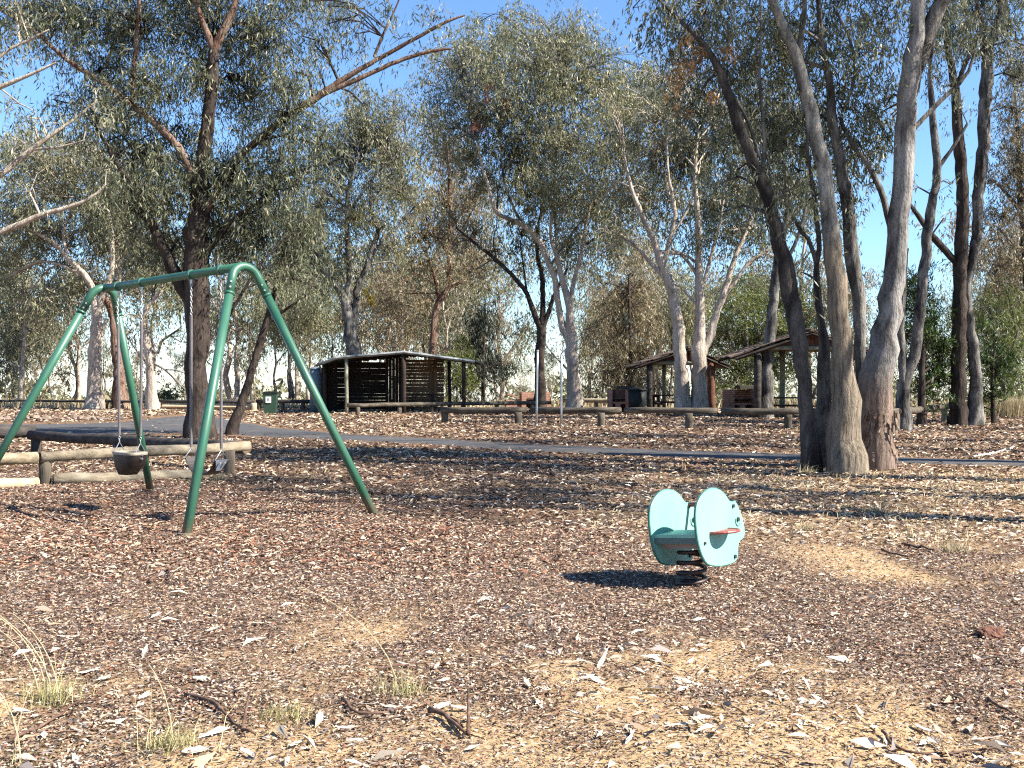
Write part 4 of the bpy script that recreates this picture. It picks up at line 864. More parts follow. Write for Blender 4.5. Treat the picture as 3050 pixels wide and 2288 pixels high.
# ------------------------------------------------------------------ two picnic shelters with bark shake roofs
def shelter(lab, d, ul, ur_, um, v_eave, v_ridge, v_tie, posts, depth, grp):
    xl, xm, xr = [P(u, HV, d)[0] for u in (ul, um, ur_)]
    ze, zr, zt = [P(0, v, d)[2] for v in (v_eave, v_ridge, v_tie)]
    s = thing('picnic_shelter', lab, 'shelter', (xm, d, 0), grp)
    b = np.array(s.location)
    for sx, xe in ((-1, xl), (1, xr)):
        a = np.array([xm, 0, zr]); e = np.array([xe, 0, ze]); dirv = e - a; ln = np.linalg.norm(dirv); dirv /= ln
        ang = math.atan2(-dirv[2], abs(dirv[0]))
        rows, cols = 5, 9
        me = mesh('shake', MB().box((0, 0, 0), (ln / rows * 1.45, depth / cols * .97, .028), jit=.012).v[0],
                  [(0, 3, 2, 1), (4, 5, 6, 7), (0, 1, 5, 4), (1, 2, 6, 5), (2, 3, 7, 6), (3, 0, 4, 7)], M['shake'])
        for r_ in range(rows):
            for c_ in range(cols):
                t = (r_ + .55) / rows; q = a + dirv * ln * t
                link('shake', me, s, (q[0] - b[0], (c_ + .5 + (r_ % 2) * .3 - .15) / cols * depth + rng.uniform(-.04, .04), q[2] + .05 + rng.uniform(0, .05)),
                     (R(rng.uniform(-4, 4)), sx * (ang - R(3.5)) + R(rng.uniform(-2.5, 2.5)), R(rng.uniform(-4, 4))))
        part_box('roof_lining', s, ((a[0] + e[0]) / 2, d + depth / 2, (a[2] + e[2]) / 2 - .02), (ln, depth * .96, .025), 'shed_dark', tilt=[[math.cos(sx * ang), 0, math.sin(sx * ang)], [0, 1, 0], [-math.sin(sx * ang), 0, math.cos(sx * ang)]])
        for yy in (.06, depth - .06): part_tube('barge_board', s, np.array([a + [0, d + yy - .08, -.05], e + [0, d + yy - .08, -.05]]), .06, 'shed_dark', 4, smooth=False)
    part_tube('ridge_cap', s, seg([xm, d - .1, zr + .09], [xm, d + depth + .1, zr + .09], 6, .01), .07, 'shake', 7, .2)
    for yy in (.25, depth - .25):
        part_tube('tie_beam', s, seg([xl + (xm - xl) * .28, d + yy, zt], [xr + (xm - xr) * .28, d + yy, zt], 5, .006), .085, 'post_green', 9)
        g0, g1 = .16, .62
        V = np.array([[xm, d + yy + .02, zr - .12], [xm - (xm - xl) * .5, d + yy + .02, zt + .09], [xm + (xr - xm) * .5, d + yy + .02, zt + .09]]) - b
        link('gable_panel', mesh('gable_panel', np.vstack([V, V + [0, .03, 0]]), [(0, 1, 2), (5, 4, 3), (0, 3, 4, 1), (1, 4, 5, 2), (2, 5, 3, 0)], M['rust_board']), s)
    for (u, dd, r, mt) in posts:
        x = P(u, HV, d + dd)[0]; part_tube('post', s, seg([x, d + dd, -.1], [x, d + dd, zt + .04], 4, .006), r, mt, 9)
    return s
M['rust_board'] = wood('red_brown_board', [(.06, .025, .015), (.12, .05, .03), (.18, .09, .055)], 8)
shelter('picnic shelter with bark shake roof behind the cream gum pair', 45, 1888, 2170, 2052, 1094, 1040, 1080, [(1935, .25, .13, 'log_dark'), (2118, .25, .17, 'rust_board'), (1978, 2.9, .09, 'post_green'), (2105, 2.9, .09, 'post_green')], 3.2, 'bark roofed picnic shelters')
shelter('larger picnic shelter with bark shake roof behind the many stemmed gum', 39.5, 2190, 2640, 2418, 1066, 990, 1036, [(2257, .25, .14, 'log_dark'), (2330, 2.9, .11, 'post_green'), (2575, .25, .12, 'log_dark'), (2500, 2.9, .11, 'post_green')], 3.3, 'bark roofed picnic shelters')
p = P(1995, HV, 46.5); picnic_table('picnic table under the bark roofed shelter with the thick brown post', p[0], 46.6, .2)
p = P(2350, HV, 41); picnic_table('picnic table under the larger bark roofed shelter', p[0], 41.2, -.1, L=2.0)

# brick barbecues
def bbq(lab, x, y, w, dpt, h, rz, chimney=True):
    t = thing('barbecue', lab, 'barbecue', (x, y, 0), 'brick barbecues', rz)
    def pb(n, c, s, m_): return MB().box((0, 0, 0), s).build(n, M[m_], t, loc=c)
    pb('side_wall', (-w / 2 + .11, 0, h / 2), (.22, dpt, h), 'brick'); pb('side_wall', (w / 2 - .11, 0, h / 2), (.22, dpt, h), 'brick')
    pb('back_wall', (0, dpt / 2 - .08, h / 2 - .01), (w - .446, .16, h - .02), 'brick'); pb('hearth', (0, -.02, h * .42), (w - .446, dpt - .22, .1), 'brick')
    pb('middle_pier', (-.05, -dpt / 2 + .25, h * .2 - .01), (.22, .4, h * .4 - .03), 'brick')
    pb('plate', (.05, -.04, h * .62), (w - .46, dpt - .3, .03), 'bolt')
    if chimney: pb('hood', (w * .22, .08, h + .085), (w * .62, dpt * .8, .14), 'log_dark')
    return t
p = P(2206, HV, 44); bbq('brick barbecue with dark slab top left of the right shelter post', p[0], 44, 1.25, .9, 1.02, .12)
p = P(1848, HV, 46.5); bbq('brick barbecue with dark lid beside the big round bin', p[0], 46.5, 1.0, .9, .98, -.25)
p = P(1592, HV, 52)
t = bbq('long brick barbecue behind the left steel pole', p[0], 52, 1.35, 1.0, .80, .1, False)
MB().box((0, 0, 0), (.75, .9, .10), tilt=[[.92, 0, .38], [0, 1, 0], [-.38, 0, .92]]).build('sloping_cap', M['brick'], t, loc=(-1.0, 0, .60))
MB().box((0, 0, 0), (.7, .8, .45)).build('wood_store', M['brick'], t, loc=(-1.05, 0, .22))

# bins
def round_bin(lab, u, d, h, r):
    x = P(u, HV, d)[0]; z = ghs(x, d); t = thing('rubbish_bin', lab, 'bin', (x, d, z))
    part_tube('bin_body', t, np.array([[x, d, z], [x, d, z + h * .5], [x, d, z + h * .9]]), [r * .86, r * .93, r * .98], 'bin_dark', 24)
    part_tube('rim', t, np.array([[x, d, z + h * .885], [x, d, z + h * .895], [x, d, z + h * .93], [x, d, z + h * .94]]), [r * .98, r * 1.08, r * 1.08, r], 'bin_dark', 24)
    part_tube('lid', t, np.array([[x, d, z + h * .93], [x, d, z + h * .97], [x, d, z + h]]), [r * .99, r * .8, r * .25], 'bin_dark', 24)
round_bin('big round dark bin in front of the left picnic shelter', 1898, 44.5, 1.10, .40)
x = P(806, HV, 44.4)[0]; z = ghs(x, 44.4)
t = thing('wheelie_bin', 'dark green wheelie bin with white sticker left of the shed', 'bin', (x, 44.4, z), rz=.08)
V = np.array([[-.22, -.22, .06], [.22, -.22, .06], [.22, .2, .06], [-.22, .2, .06], [-.28, -.3, .86], [.28, -.3, .86], [.28, .28, .86], [-.28, .28, .86]])
link('bin_body', mesh('bin_body', V, [(0, 3, 2, 1), (4, 5, 6, 7), (0, 1, 5, 4), (1, 2, 6, 5), (2, 3, 7, 6), (3, 0, 4, 7)], M['bin_green']), t)
MB().box((0, -.01, 0), (.6, .62, .05)).box((0, .03, .045), (.52, .5, .04)).build('lid', M['bin_dark'], t, loc=(0, 0, .89))
MB().tube(np.array([[-.24, 0, 0], [.24, 0, 0]]), .018, 8).build('handle', M['bin_dark'], t, loc=(0, .33, .86))
for s in (-1, 1): MB().tube(np.array([[-.025, 0, 0], [.025, 0, 0]]), .1, 14).build('wheel', M['bolt'], t, loc=(s * .25, .2, .1))
st = MB().box((0, 0, 0), (.22, .004, .25), tilt=[[1, 0, 0], [0, 1, .0], [0, -.1, 1]]).build('sticker', M['sticker'], t, loc=(-.05, -.29, .62))
mb = MB()
for (dx, dz, w, h) in ((0, .05, .07, .018), (0, 0, .07, .018), (0, -.05, .07, .018), (-.03, .025, .018, .04), (.03, .025, .018, .04), (-.03, -.025, .018, .04), (.03, -.025, .018, .04)): mb.box((dx, 0, dz), (w, .003, h))
mb.build('print', M['ink'], st, loc=(0, -.005, 0))
x = P(3062, HV, 42)[0]
t = thing('steel_drum', 'rusty red drum cut by the right edge of the photograph', 'drum', (x, 42, ghs(x, 42)))
zz = ghs(x, 42)
part_tube('drum_body', t, np.array([[x, 42, zz], [x, 42, zz + .3], [x, 42, zz + .31], [x, 42, zz + .33], [x, 42, zz + .34], [x, 42, zz + .62]]), [.28, .28, .295, .295, .28, .28], 'rust', 20)
part_tube('drum_rim', t, np.array([[x, 42, zz + .6], [x, 42, zz + .63]]), .295, 'rust', 20)

# steel poles
for u, v, vt, lab, hook in ((1598, 1272, 1046, 'plain galvanised pole on the grass, left of the two', 0), (1672, 1272, 1056, 'galvanised pole with bent hook top, right of the two', 1)):
    g = G(u, v); z0 = ghs(g[0], g[1]); zt = P(u, vt, g[1])[2]
    t = thing('steel_pole', lab, 'pole', (g[0], g[1], z0), 'steel poles on the grass')
    part_tube('shaft', t, seg([g[0], g[1], z0 - .1], [g[0] + .03 * (1 - hook), g[1], zt], 5), .032, 'galv', 12)
    part_tube('collar', t, np.array([[g[0], g[1], z0], [g[0], g[1], z0 + .04]]), .05, 'galv', 12)
    if hook: part_tube('hook', t, np.array([[g[0], g[1], zt - .005], [g[0] + .02, g[1], zt + .05], [g[0] + .06, g[1], zt + .07], [g[0] + .07, g[1], zt + .14], [g[0] + .05, g[1], zt + .2]]), .016, 'galv', 8)
    else: part_tube('pole_cap', t, np.array([[g[0] + .03, g[1], zt], [g[0] + .03, g[1], zt + .03]]), .036, 'galv', 12)

# ------------------------------------------------------------------ log barriers
def log_rail(lab, ends, posts, z, r, mat, postmat=None, grp='log rail barriers', pr=None, joints=(), base=None):
    """ends: (x,y) pairs of the rail; posts: list of (x,y)"""
    a, b = np.array(ends[0], float), np.array(ends[1], float)
    t = thing('log_barrier', lab, 'barrier', (*(a + b) / 2, 0), grp)
    cut = [0] + list(joints) + [1]
    za, zb = (z if isinstance(z, tuple) else (z, z))
    for k in range(len(cut) - 1):
        t0, t1 = cut[k] + (.004 if k else 0), cut[k + 1] - (.004 if k < len(cut) - 2 else 0)
        q0 = np.array([*(a + (b - a) * t0), za + (zb - za) * t0]); q1 = np.array([*(a + (b - a) * t1), za + (zb - za) * t1])
        n = max(5, int(np.linalg.norm(q1 - q0) / .7)); rr = r * (1 + rng.normal(size=n) * .035) * rng.uniform(.96, 1.05)
        part_tube('rail', t, seg(q0, q1, n, r * .09), rr, mat, 12, .05, 'log_end')
    for (x, y) in posts:
        tt = np.clip(((np.array([x, y]) - a) @ (b - a)) / ((b - a) @ (b - a)), 0, 1); zz = za + (zb - za) * tt
        part_tube('post', t, seg([x, y, ghs(x, y) - .15], [x, y, zz - r * .55], 4, .004), pr or r * 1.05, (postmat or mat) + ('_v' if (postmat or mat).startswith('log') else ''), 11, .05, 'log_end')
    return t
def gxy(u, d): return ((u - CU) / F * d, d)
# near rails behind the swing
log_rail('pale weathered log rail nearest to the swing, ending behind the right swing seat', [gxy(-260, 13.7), gxy(742, 16.6)], [gxy(134, 14.75), gxy(684, 16.35), gxy(-250, 13.75)], (.36, .42), .078, 'log_pale', 'log', joints=(.33,))
log_rail('dark log rail running behind the pale rail, left of the swing tree', [gxy(92, 21.2), gxy(735, 16.95)], [gxy(108, 21.1), gxy(354, 19.2)], (.34, .37), .095, 'log_dark', 'log_dark')
log_rail('thick dark log rail cut by the left edge of the photograph', [gxy(-420, 20.2), gxy(106, 21.45)], [gxy(-300, 20.5)], (.42, .40), .12, 'log_dark', 'log_dark')
def ground_log(lab, a, b, r, mat):
    a3, b3 = np.array([*a, ghs(*a) + r * .8]), np.array([*b, ghs(*b) + r * .45])
    V = seg(a3, b3, 9, .008); mb = MB().tube(V, r, 12, True, 0, 1, .06); o = mb.build('edging_log', [M[mat], M['log_end']], None, smooth=False, off=a3, loc=a3)
    o.data.polygons.foreach_set('use_smooth', np.array([len(p.vertices) == 4 for p in o.data.polygons]))
    tag(o, lab, 'log', 'edging logs of the bark area')
ground_log('edging log lying under the pale rail between its two posts', gxy(158, 14.75), gxy(615, 15.75), .085, 'log_pale')
ground_log('pale edging log lying left of the pale rail post', gxy(-230, 13.6), gxy(112, 14.5), .075, 'sawn')
# middle rail across the clearing
pts = [G(1325, 1262), G(1543, 1266), G(1791, 1271), G(2052, 1275), G(2348, 1276), G(2668, 1282)]
log_rail('long dark log rail across the clearing from beside the shed to the many stemmed gum', [(pts[0][0] - .12, pts[0][1]), (pts[-1][0] + .1, pts[-1][1])], [(q[0], q[1]) for q in pts], (.44, .52), .098, 'log', 'log', joints=(.215, .43, .64, .82), pr=.115)
log_rail('short pale log rail running back beside the cypress', [gxy(2672, 30.8), gxy(2842, 38)], [gxy(2814, 37.2)], (.50, .50), .10, 'log', 'log_pale', joints=(.35, .62))
x, y = gxy(2925, 37); zz = ghs(x, y)
o = MB().tube(seg([0, 0, -.15], [0, 0, .62], 4, .004), .12, 11, True, 0, 1, .05).build('wooden_post', [M['log_pale'], M['log_end']], None, loc=(x, y, zz)); tag(o, 'short pale wooden post right of the dark twin stems', 'post')
# far rails
fp = [gxy(u, 50) for u in (1052, 1130, 1215, 1296, 1355, 1420, 1492, 1560)]
log_rail('far log rail passing in front of the shed', [gxy(1035, 50 - 6.6), gxy(1640, 47.5)], [gxy(u, 43.4 + (u - 1035) / 605 * 4.1) for u in (1066, 1190, 1285, 1380, 1480, 1585)], (.38, .40), .085, 'log', 'log')
log_rail('far pale log rail behind the two steel poles', [gxy(1672, 51), gxy(1870, 50)], [gxy(1700, 50.9), gxy(1776, 50.5), gxy(1848, 50.1)], .42, .10, 'log_pale', 'log')
log_rail('far low log rail with pale kick board behind the swing tree', [gxy(470, 50), gxy(760, 48.5)], [gxy(476, 50), gxy(756, 48.5)], .40, .07, 'log_dark', 'sawn', pr=.13)
o = MB().tube(seg([*gxy(486, 49.9), .17], [*gxy(748, 48.6), .17], 6), .13, 4).build('kick_board', M['sawn'], None)
o.parent = bpy.data.objects[[k.name for k in bpy.data.objects if k.name.startswith('log_barrier')][-1]]
o.matrix_parent_inverse = o.parent.matrix_basis.inverted()
log_rail('far dark rail at the left behind the cream gums', [gxy(-60, 55), gxy(470, 52)], [gxy(u, 55 - u / 470 * 3) for u in (0, 40, 180, 320)], .34, .06, 'log_dark', 'log_dark')
log_rail('short far rail between the wheelie bin and the shed', [gxy(764, 49), gxy(944, 48.4)], [gxy(772, 49), gxy(842, 48.8), gxy(902, 48.5), gxy(938, 48.4)], .42, .085, 'log_dark', 'log')

# ------------------------------------------------------------------ the swing
fr0 = thing('playground_swing', 'green tubular steel swing frame with splayed legs', 'swing frame', (-3.6, 11.4, 0))
L1, L2 = np.array([-2.99, 9.88, 0]), np.array([-1.44, 11.46, 0]); AP1 = np.array([-2.75, 11.07, 2.60])
FR_, FL_ = np.array([-4.63, 13.85, 0]), np.array([-6.18, 12.27, 0]); AP2 = np.array([-4.74, 12.57, 2.50])
PR_ = .045
def a_frame(a, b, top):
    a = a.copy(); b = b.copy(); a[2] = ghs(a[0], a[1]) - .05; b[2] = ghs(b[0], b[1]) - .05
    r = .155; midb = (a + b) / 2; ax = top - midb; ax /= np.linalg.norm(ax)
    lat = (b - a); lat -= ax * (lat @ ax); hw = np.linalg.norm(lat) / 2; lat /= np.linalg.norm(lat)
    H = np.linalg.norm(top - midb)
    phi = math.atan2(hw, H)
    for _ in range(8): Vh = H + r * (1 / math.sin(phi) - 1); phi = math.atan2(hw, Vh)
    cen = midb + ax * (Vh - r / math.sin(phi))
    th = np.linspace(-(math.pi / 2 - phi), math.pi / 2 - phi, 15)
    arc = cen + np.sin(th)[:, None] * lat * r + np.cos(th)[:, None] * ax * r
    out = []
    ja, jb = arc[0] + (a - arc[0]) * .075, arc[-1] + (b - arc[-1]) * .075
    bent = np.vstack([ja, arc, jb])
    part_tube('bend', fr0, bent, PR_, 'green_pipe', 20)
    for e, j in ((a, ja), (b, jb)):
        part_tube('leg', fr0, np.array([e, (e + j) / 2, j]), PR_, 'green_pipe', 20)
        dr = (e - j) / np.linalg.norm(e - j)
        cp = part_tube('coupling', fr0, np.array([j - dr * .014, j + dr * .014]), PR_ * 1.13, 'green_pipe', 20)
        fo = np.cross(dr, [1, .3, 0]); fo /= np.linalg.norm(fo)
        for sgn, q in ((1, -.05), (1, -.11), (-1, -.05)): MB().tube(np.array([j + dr * q + fo * sgn * PR_ * .9, j + dr * q + fo * sgn * (PR_ + .014)]), .011, 8).build('bolt', M['galv'], cp, off=np.array(fr0.matrix_basis.translation))
        MB().tube(np.array([e + [0, 0, .03], e + [0, 0, .075]]), PR_ * 1.5, 18).build('foot_collar', M['green_pipe'], cp, off=np.array(fr0.matrix_basis.translation))
    return arc[7]
T1, T2 = a_frame(L1, L2, AP1), a_frame(FL_, FR_, AP2)
part_tube('top_bar', fr0, seg(T1, T2, 4), PR_ * .98, 'green_pipe', 20)
bar = (T2 - T1); bl = np.linalg.norm(bar); bar /= bl
def bar_at(u):
    q = (u - CU) / F; t = (T1[0] - q * T1[1]) / (q * bar[1] - bar[0]); return T1 + bar * t
hang = {}
for u in (351, 423, 570, 658):
    c = bar_at(u); hang[u] = c
    cl = part_tube('clamp', fr0, np.array([c - bar * .02, c + bar * .02]), PR_ * 1.22, 'green_pipe', 20)
    base = np.array(fr0.matrix_basis.translation)
    MB().tube(np.array([c + [0, 0, -PR_], c + [0, 0, -PR_ - .05]]), .012, 8).build('hanger_bolt', M['galv'], cl, off=base)
def chain(parent, a, b, top_gap=.32, low_gap=.10):
    """link chain from a (top) down to b, its middle in a plastic sleeve"""
    a, b = np.asarray(a, float), np.asarray(b, float); ln = np.linalg.norm(b - a); d = (b - a) / ln; base = np.array(parent.matrix_basis.translation)
    mb = MB(); n = int(ln / .03)
    side1 = np.cross(d, [1, 0, 0]); side1 /= np.linalg.norm(side1); side2 = np.cross(d, side1)
    for k in range(n):
        s = (k + .5) * ln / n
        if top_gap + .02 < s < ln - low_gap - .02: continue
        c = a + d * s; w = side1 if k % 2 else side2; th = np.linspace(0, 2 * np.pi, 9)
        mb.tube(c + np.sin(th)[:, None] * w * .009 + np.cos(th)[:, None] * d * .021, .0032, 4, False)
    o = mb.build('chain', M['galv'], parent, off=base)
    MB().tube(np.array([a + d * top_gap, (a + b) / 2, b - d * low_gap]), .0155, 10).build('sleeve', M['sleeve'], o, off=base)
def swing_top(u): return hang[u] + np.array([0, 0, -PR_ - .05])
# left: moulded toddler bucket
ta, tb_ = swing_top(423), swing_top(351); mid = (ta + tb_) / 2; zt, zb = .635, .36
sw = thing('bucket_swing', 'brown moulded toddler bucket seat hanging from the far half of the swing', 'swing seat', (mid[0], mid[1], zb), 'swing seats')
lx, ly = bar[:2] / np.linalg.norm(bar[:2]); ex = np.array([lx, ly, 0]); ey = np.array([-ly, lx, 0])
hw = np.linalg.norm((tb_ - ta)[:2]) / 2 - .042
def ring(z, rx, ry, sx, sy, n=28):
    th = np.linspace(0, 2 * np.pi, n, endpoint=False); c, s = np.cos(th), np.sin(th); k = .55
    return np.array([sx, sy, z]) + np.stack([np.sign(c) * np.abs(c) ** k * rx, np.sign(s) * np.abs(s) ** k * ry, 0 * c], 1)
def loft(rings, mats, name, parent, closed_end=True):
    n = len(rings[0]); V = np.vstack(rings); Fq = []
    for i in range(len(rings) - 1):
        for j in range(n): Fq.append((i * n + j, i * n + (j + 1) % n, (i + 1) * n + (j + 1) % n, (i + 1) * n + j))
    if closed_end: Fq.append(tuple(range((len(rings) - 1) * n, len(rings) * n)))
    base = np.array(parent.matrix_basis.translation)
    W = mid * [1, 1, 0] + V[:, :1] * ex + V[:, 1:2] * ey + V[:, 2:] * [0, 0, 1]
    o = link(name, mesh(name, W - base, Fq, mats, True), parent); return o
loft([ring(zt - .04, hw + .02, .125, 0, 0), ring(zt - .10, hw + .014, .125, 0, 0), ring(zt - .18, hw - .02, .118, .01, 0), ring(zb + .05, hw - .07, .105, .03, 0), ring(zb, hw - .10, .085, .04, 0),
      ring(zb + .012, hw - .115, .075, .04, 0), ring(zb + .06, hw - .085, .09, .03, 0), ring(zt - .18, hw - .035, .105, .01, 0), ring(zt - .04, hw, .11, 0, 0)], M['rubber'], 'bucket', sw)
loft([ring(zt - .045, hw + .024, .130, 0, 0), ring(zt - .02, hw + .028, .133, 0, 0), ring(zt - .012, hw + .018, .125, 0, 0), ring(zt - .02, hw - .004, .106, 0, 0), ring(zt - .045, hw - .002, .108, 0, 0)], M['rubber_edge'], 'rim', sw, False)
base = np.array(sw.location)
for s, top in ((-1, ta), (1, tb_)):
    e = mid * [1, 1, 0] + ex * s * (hw + .012) + [0, 0, zt + .09]
    chain(sw, top, e, .34, .08)
    MB().tube(np.array([e, e - ey * .06 + [0, 0, -.1], e + [0, 0, -.11], e + ey * .06 + [0, 0, -.1], e]), .005, 6, False).build('hanger', M['galv'], sw, off=base)
    for dz in (.045, .085): MB().tube(np.array([e * [1, 1, 0] + [0, 0, zt - dz], e * [1, 1, 0] + ex * s * .022 - ey * .01 + [0, 0, zt - dz]]), .013, 8).build('rivet', M['galv'], sw, off=base)
# right: rubber belt
ta, tb_ = swing_top(658), swing_top(570); mid = (ta + tb_) / 2; zb, zt = .43, .60; hw = np.linalg.norm((tb_ - ta)[:2]) / 2
sw = thing('belt_swing', 'black rubber belt seat with steel end plates hanging from the near half of the swing', 'swing seat', (mid[0], mid[1], zb), 'swing seats')
base = np.array(sw.location); prof = []
for t in np.linspace(-1, 1, 21): prof.append((t * hw * (1.0 if abs(t) > .6 else 1), zb + (zt - zb) * abs(t) ** 2.6))
V, Fq = [], []
for (s, z) in prof:
    w = .075 + .015 * math.cos(s / hw * 1.5)
    for yy, zz in ((-w, 0), (w, 0), (w, .012), (-w, .012)): V.append(mid * [1, 1, 0] + ex * s + ey * yy + [0, 0, z + zz] - base)
for i in range(20):
    for j in range(4): Fq.append((i * 4 + j, i * 4 + (j + 1) % 4, i * 4 + 4 + (j + 1) % 4, i * 4 + 4 + j))
Fq += [(0, 3, 2, 1), (80, 81, 82, 83)]
link('belt', mesh('belt', V, Fq, M['rubber'], False), sw)
for s, top in ((-1, ta), (1, tb_)):
    e = mid * [1, 1, 0] + ex * s * (hw + .005) + [0, 0, zt + .10]
    chain(sw, top, e, .34, .02)
    q = mid * [1, 1, 0] + ex * s * (hw + .012)
    MB().tube(np.array([e, q - ey * .085 + [0, 0, zt], q + ey * .085 + [0, 0, zt], e]), .006, 6, False).build('hanger', M['galv'], sw, off=base)
    Vp = np.array([q - ey * .08 + [0, 0, zt + .005], q + ey * .08 + [0, 0, zt + .005], q * [1, 1, 0] - ex * s * .06 + ey * .03 + [0, 0, zb + .055], q * [1, 1, 0] - ex * s * .06 - ey * .03 + [0, 0, zb + .055]])
    Vp = np.vstack([Vp, Vp + ex * s * .008]) - base
    pl = link('end_plate', mesh('end_plate', Vp, [(0, 1, 2, 3), (7, 6, 5, 4), (0, 4, 5, 1), (1, 5, 6, 2), (2, 6, 7, 3), (3, 7, 4, 0)], M['seat_plate']), sw)
    for k in (-1, 1): MB().tube(np.array([q + ey * k * .03 + [0, 0, zt - .03] + ex * s * .005, q + ey * k * .03 + [0, 0, zt - .03] + ex * s * .018]), .011, 8).build('rivet', M['galv'], pl, off=base)

# ------------------------------------------------------------------ the spring rider
RC = np.array([1.264, 7.60]); RZ = ghs(*RC)
rid = thing('spring_rider', 'mint green two panel spring rider on a rusty coil in the bark', 'spring rider', (RC[0], RC[1], RZ))
PHI, HS = R(52), .18
def pan(x, y):
    q = (1900 + x / 4.483 - CU) / F; v = 1420 + y / 4.483
    s = (7.489 * q - 1.406) / (.616 - .788 * q); d = 7.489 + .788 * s
    return s, CH - (v - HV) * d / F - .017
OUT = [(780, 650), (785, 520), (810, 390), (860, 280), (930, 195), (1000, 150), (1050, 142), (1110, 155), (1170, 195), (1215, 255), (1248, 315), (1275, 325), (1320, 322), (1342, 350), (1365, 420), (1395, 530), (1413, 640), (1415, 740),
       (1395, 810), (1350, 850), (1330, 880), (1312, 960), (1305, 1050), (1285, 1100), (1240, 1145), (1150, 1180), (1050, 1197), (960, 1190), (890, 1165), (850, 1100), (815, 1000), (790, 850)]
o2 = np.array([pan(*q) for q in OUT]); o2c = catmull(np.vstack([np.c_[o2, o2 * 0], np.r_[o2[0], 0, 0]]), .02)[:-1, :2]
TILT = R(-5.0); ZP = .33
def rl(x, y, z):
    """rider coordinates (along the panel, across, up) with the lean of the spring"""
    x, y, z = np.broadcast_arrays(np.asarray(x, float), np.asarray(y, float), np.asarray(z, float))
    yy = y * math.cos(TILT) - (z - ZP) * math.sin(TILT); zz = y * math.sin(TILT) + (z - ZP) * math.cos(TILT) + ZP
    c, s = math.cos(PHI), math.sin(PHI); return np.stack([x * c - yy * s, x * s + yy * c, zz], -1)
TH = .022
for sgn in (-1, 1):
    n = len(o2c); y0, y1 = sgn * HS - TH / 2, sgn * HS + TH / 2; bev = .004
    cen = o2c.mean(0); inn = o2c + (cen - o2c) / np.linalg.norm(cen - o2c, axis=1)[:, None] * .007
    loops = [rl(inn[:, 0], y0, inn[:, 1]), rl(o2c[:, 0], y0 + bev, o2c[:, 1]), rl(o2c[:, 0], y1 - bev, o2c[:, 1]), rl(inn[:, 0], y1, inn[:, 1])]
    V = np.vstack(loops); Fq = [tuple(reversed(range(n)))] if sgn else []
    mi = [0]
    for i in range(3):
        for j in range(n): Fq.append((i * n + j, i * n + (j + 1) % n, (i + 1) * n + (j + 1) % n, (i + 1) * n + j)); mi.append(1)
    Fq.append(tuple(range(3 * n, 4 * n))); mi.append(0)
    Fq = [tuple(reversed(f)) for f in Fq]
    me = mesh('side_panel', V, Fq, [M['mint'], M['mint_edge']], False, mi)
    pn = link('side_panel', me, rid)
    for (x, y, r_, nm) in ((1280, 388, .013, 'bolt'), (1330, 565, .016, 'bolt'), (1253, 1060, .014, 'bolt'), (870, 885, .010, 'bolt'), (1113, 735, .008, 'bolt')):
        s, z = pan(x, y); yo = sgn * HS
        for side in ((-1,) if sgn < 0 else (-1,)):
            yf = yo + side * TH / 2
            MB().tube(rl([s, s], [yf + .001, yf + side * .012], [z, z]), r_, 12).build('bolt', M['bolt'], pn)
    s, z = pan(1328, 585); a = np.linspace(R(150), R(330), 12); yf = sgn * HS - TH / 2 - .003
    MB().tube(rl(s + .036 * np.cos(a), yf, z + .036 * np.sin(a)), .0035, 6).build('eye_groove', M['mint_edge'], pn)
    # half round footrest outside each panel
    s0, z0 = pan(955, 768); s1, _ = pan(1195, 768); cs, rr = (s0 + s1) / 2, (s1 - s0) / 2; yo = sgn * (HS + TH / 2)
    th = np.linspace(0, math.pi, 15); V = []
    for dz in (0, .012):
        V.append(rl(cs + rr * np.cos(th), yo + sgn * .135 * np.sin(th), z0 + dz))
    V = np.vstack(V); n = 15; Fq = [tuple(range(n)), tuple(reversed(range(n, 2 * n)))] + [(j, j + n, (j + 1) % n + n, (j + 1) % n) for j in range(n)]
    ft = link('footrest', mesh('footrest', V, Fq, M['rider_red']), rid)
    MB().tube(rl(cs + rr * np.cos(th), yo + sgn * .137 * np.sin(th), z0 + .008), .011, 8).build('footrest_rim', M['rider_red'], ft)
sB, zH = pan(1290, 360)
MB().tube(rl([sB, sB], [-HS + .01, HS - .01], [zH, zH]), .017, 14).build('handle', M['rider_red'], rid, smooth=True)
def rbox(name, s0, s1, y0, y1, z0, z1, mat):
    V = np.array([rl(s, y, z) for z in (z0, z1) for (s, y) in ((s0, y0), (s1, y0), (s1, y1), (s0, y1))])
    return link(name, mesh(name, V, [(0, 3, 2, 1), (4, 5, 6, 7), (0, 1, 5, 4), (1, 2, 6, 5), (2, 3, 7, 6), (3, 0, 4, 7)], M[mat]), rid)
IN = HS - TH / 2 - .001
rbox('seat', -.225, .09, -IN, IN, .355, .377, 'mint'); rbox('seat_apron', -.225, -.20, -IN, IN, .315, .354, 'rider_seat'); rbox('seat_apron', .06, .085, -IN, IN, .315, .354, 'rider_seat')
rbox('bracket', -.10, .10, -.10, .10, .285, .312, 'rider_under'); rbox('bracket_plate', -.07, .07, -.07, .07, .262, .284, 'rider_under')
rbox('cross_rail', -.13, -.10, -IN, IN, .27, .31, 'rider_under')
t = np.linspace(0, 1, 150); tz = .012 + .26 * np.clip((t - .08) / .84, 0, 1); an = t * 2 * math.pi * 4.3 + 1.0
lean = (tz / .27) ** 2
pts = np.stack([.10 * np.cos(an) * (1 - .1 * t), .10 * np.sin(an) * (1 - .1 * t), tz], 1) + lean[:, None] * (rl(0, 0, .27) * [1, 1, 0])
MB().tube(pts, .0145, 9).build('spring', M['spring'], rid, smooth=True)
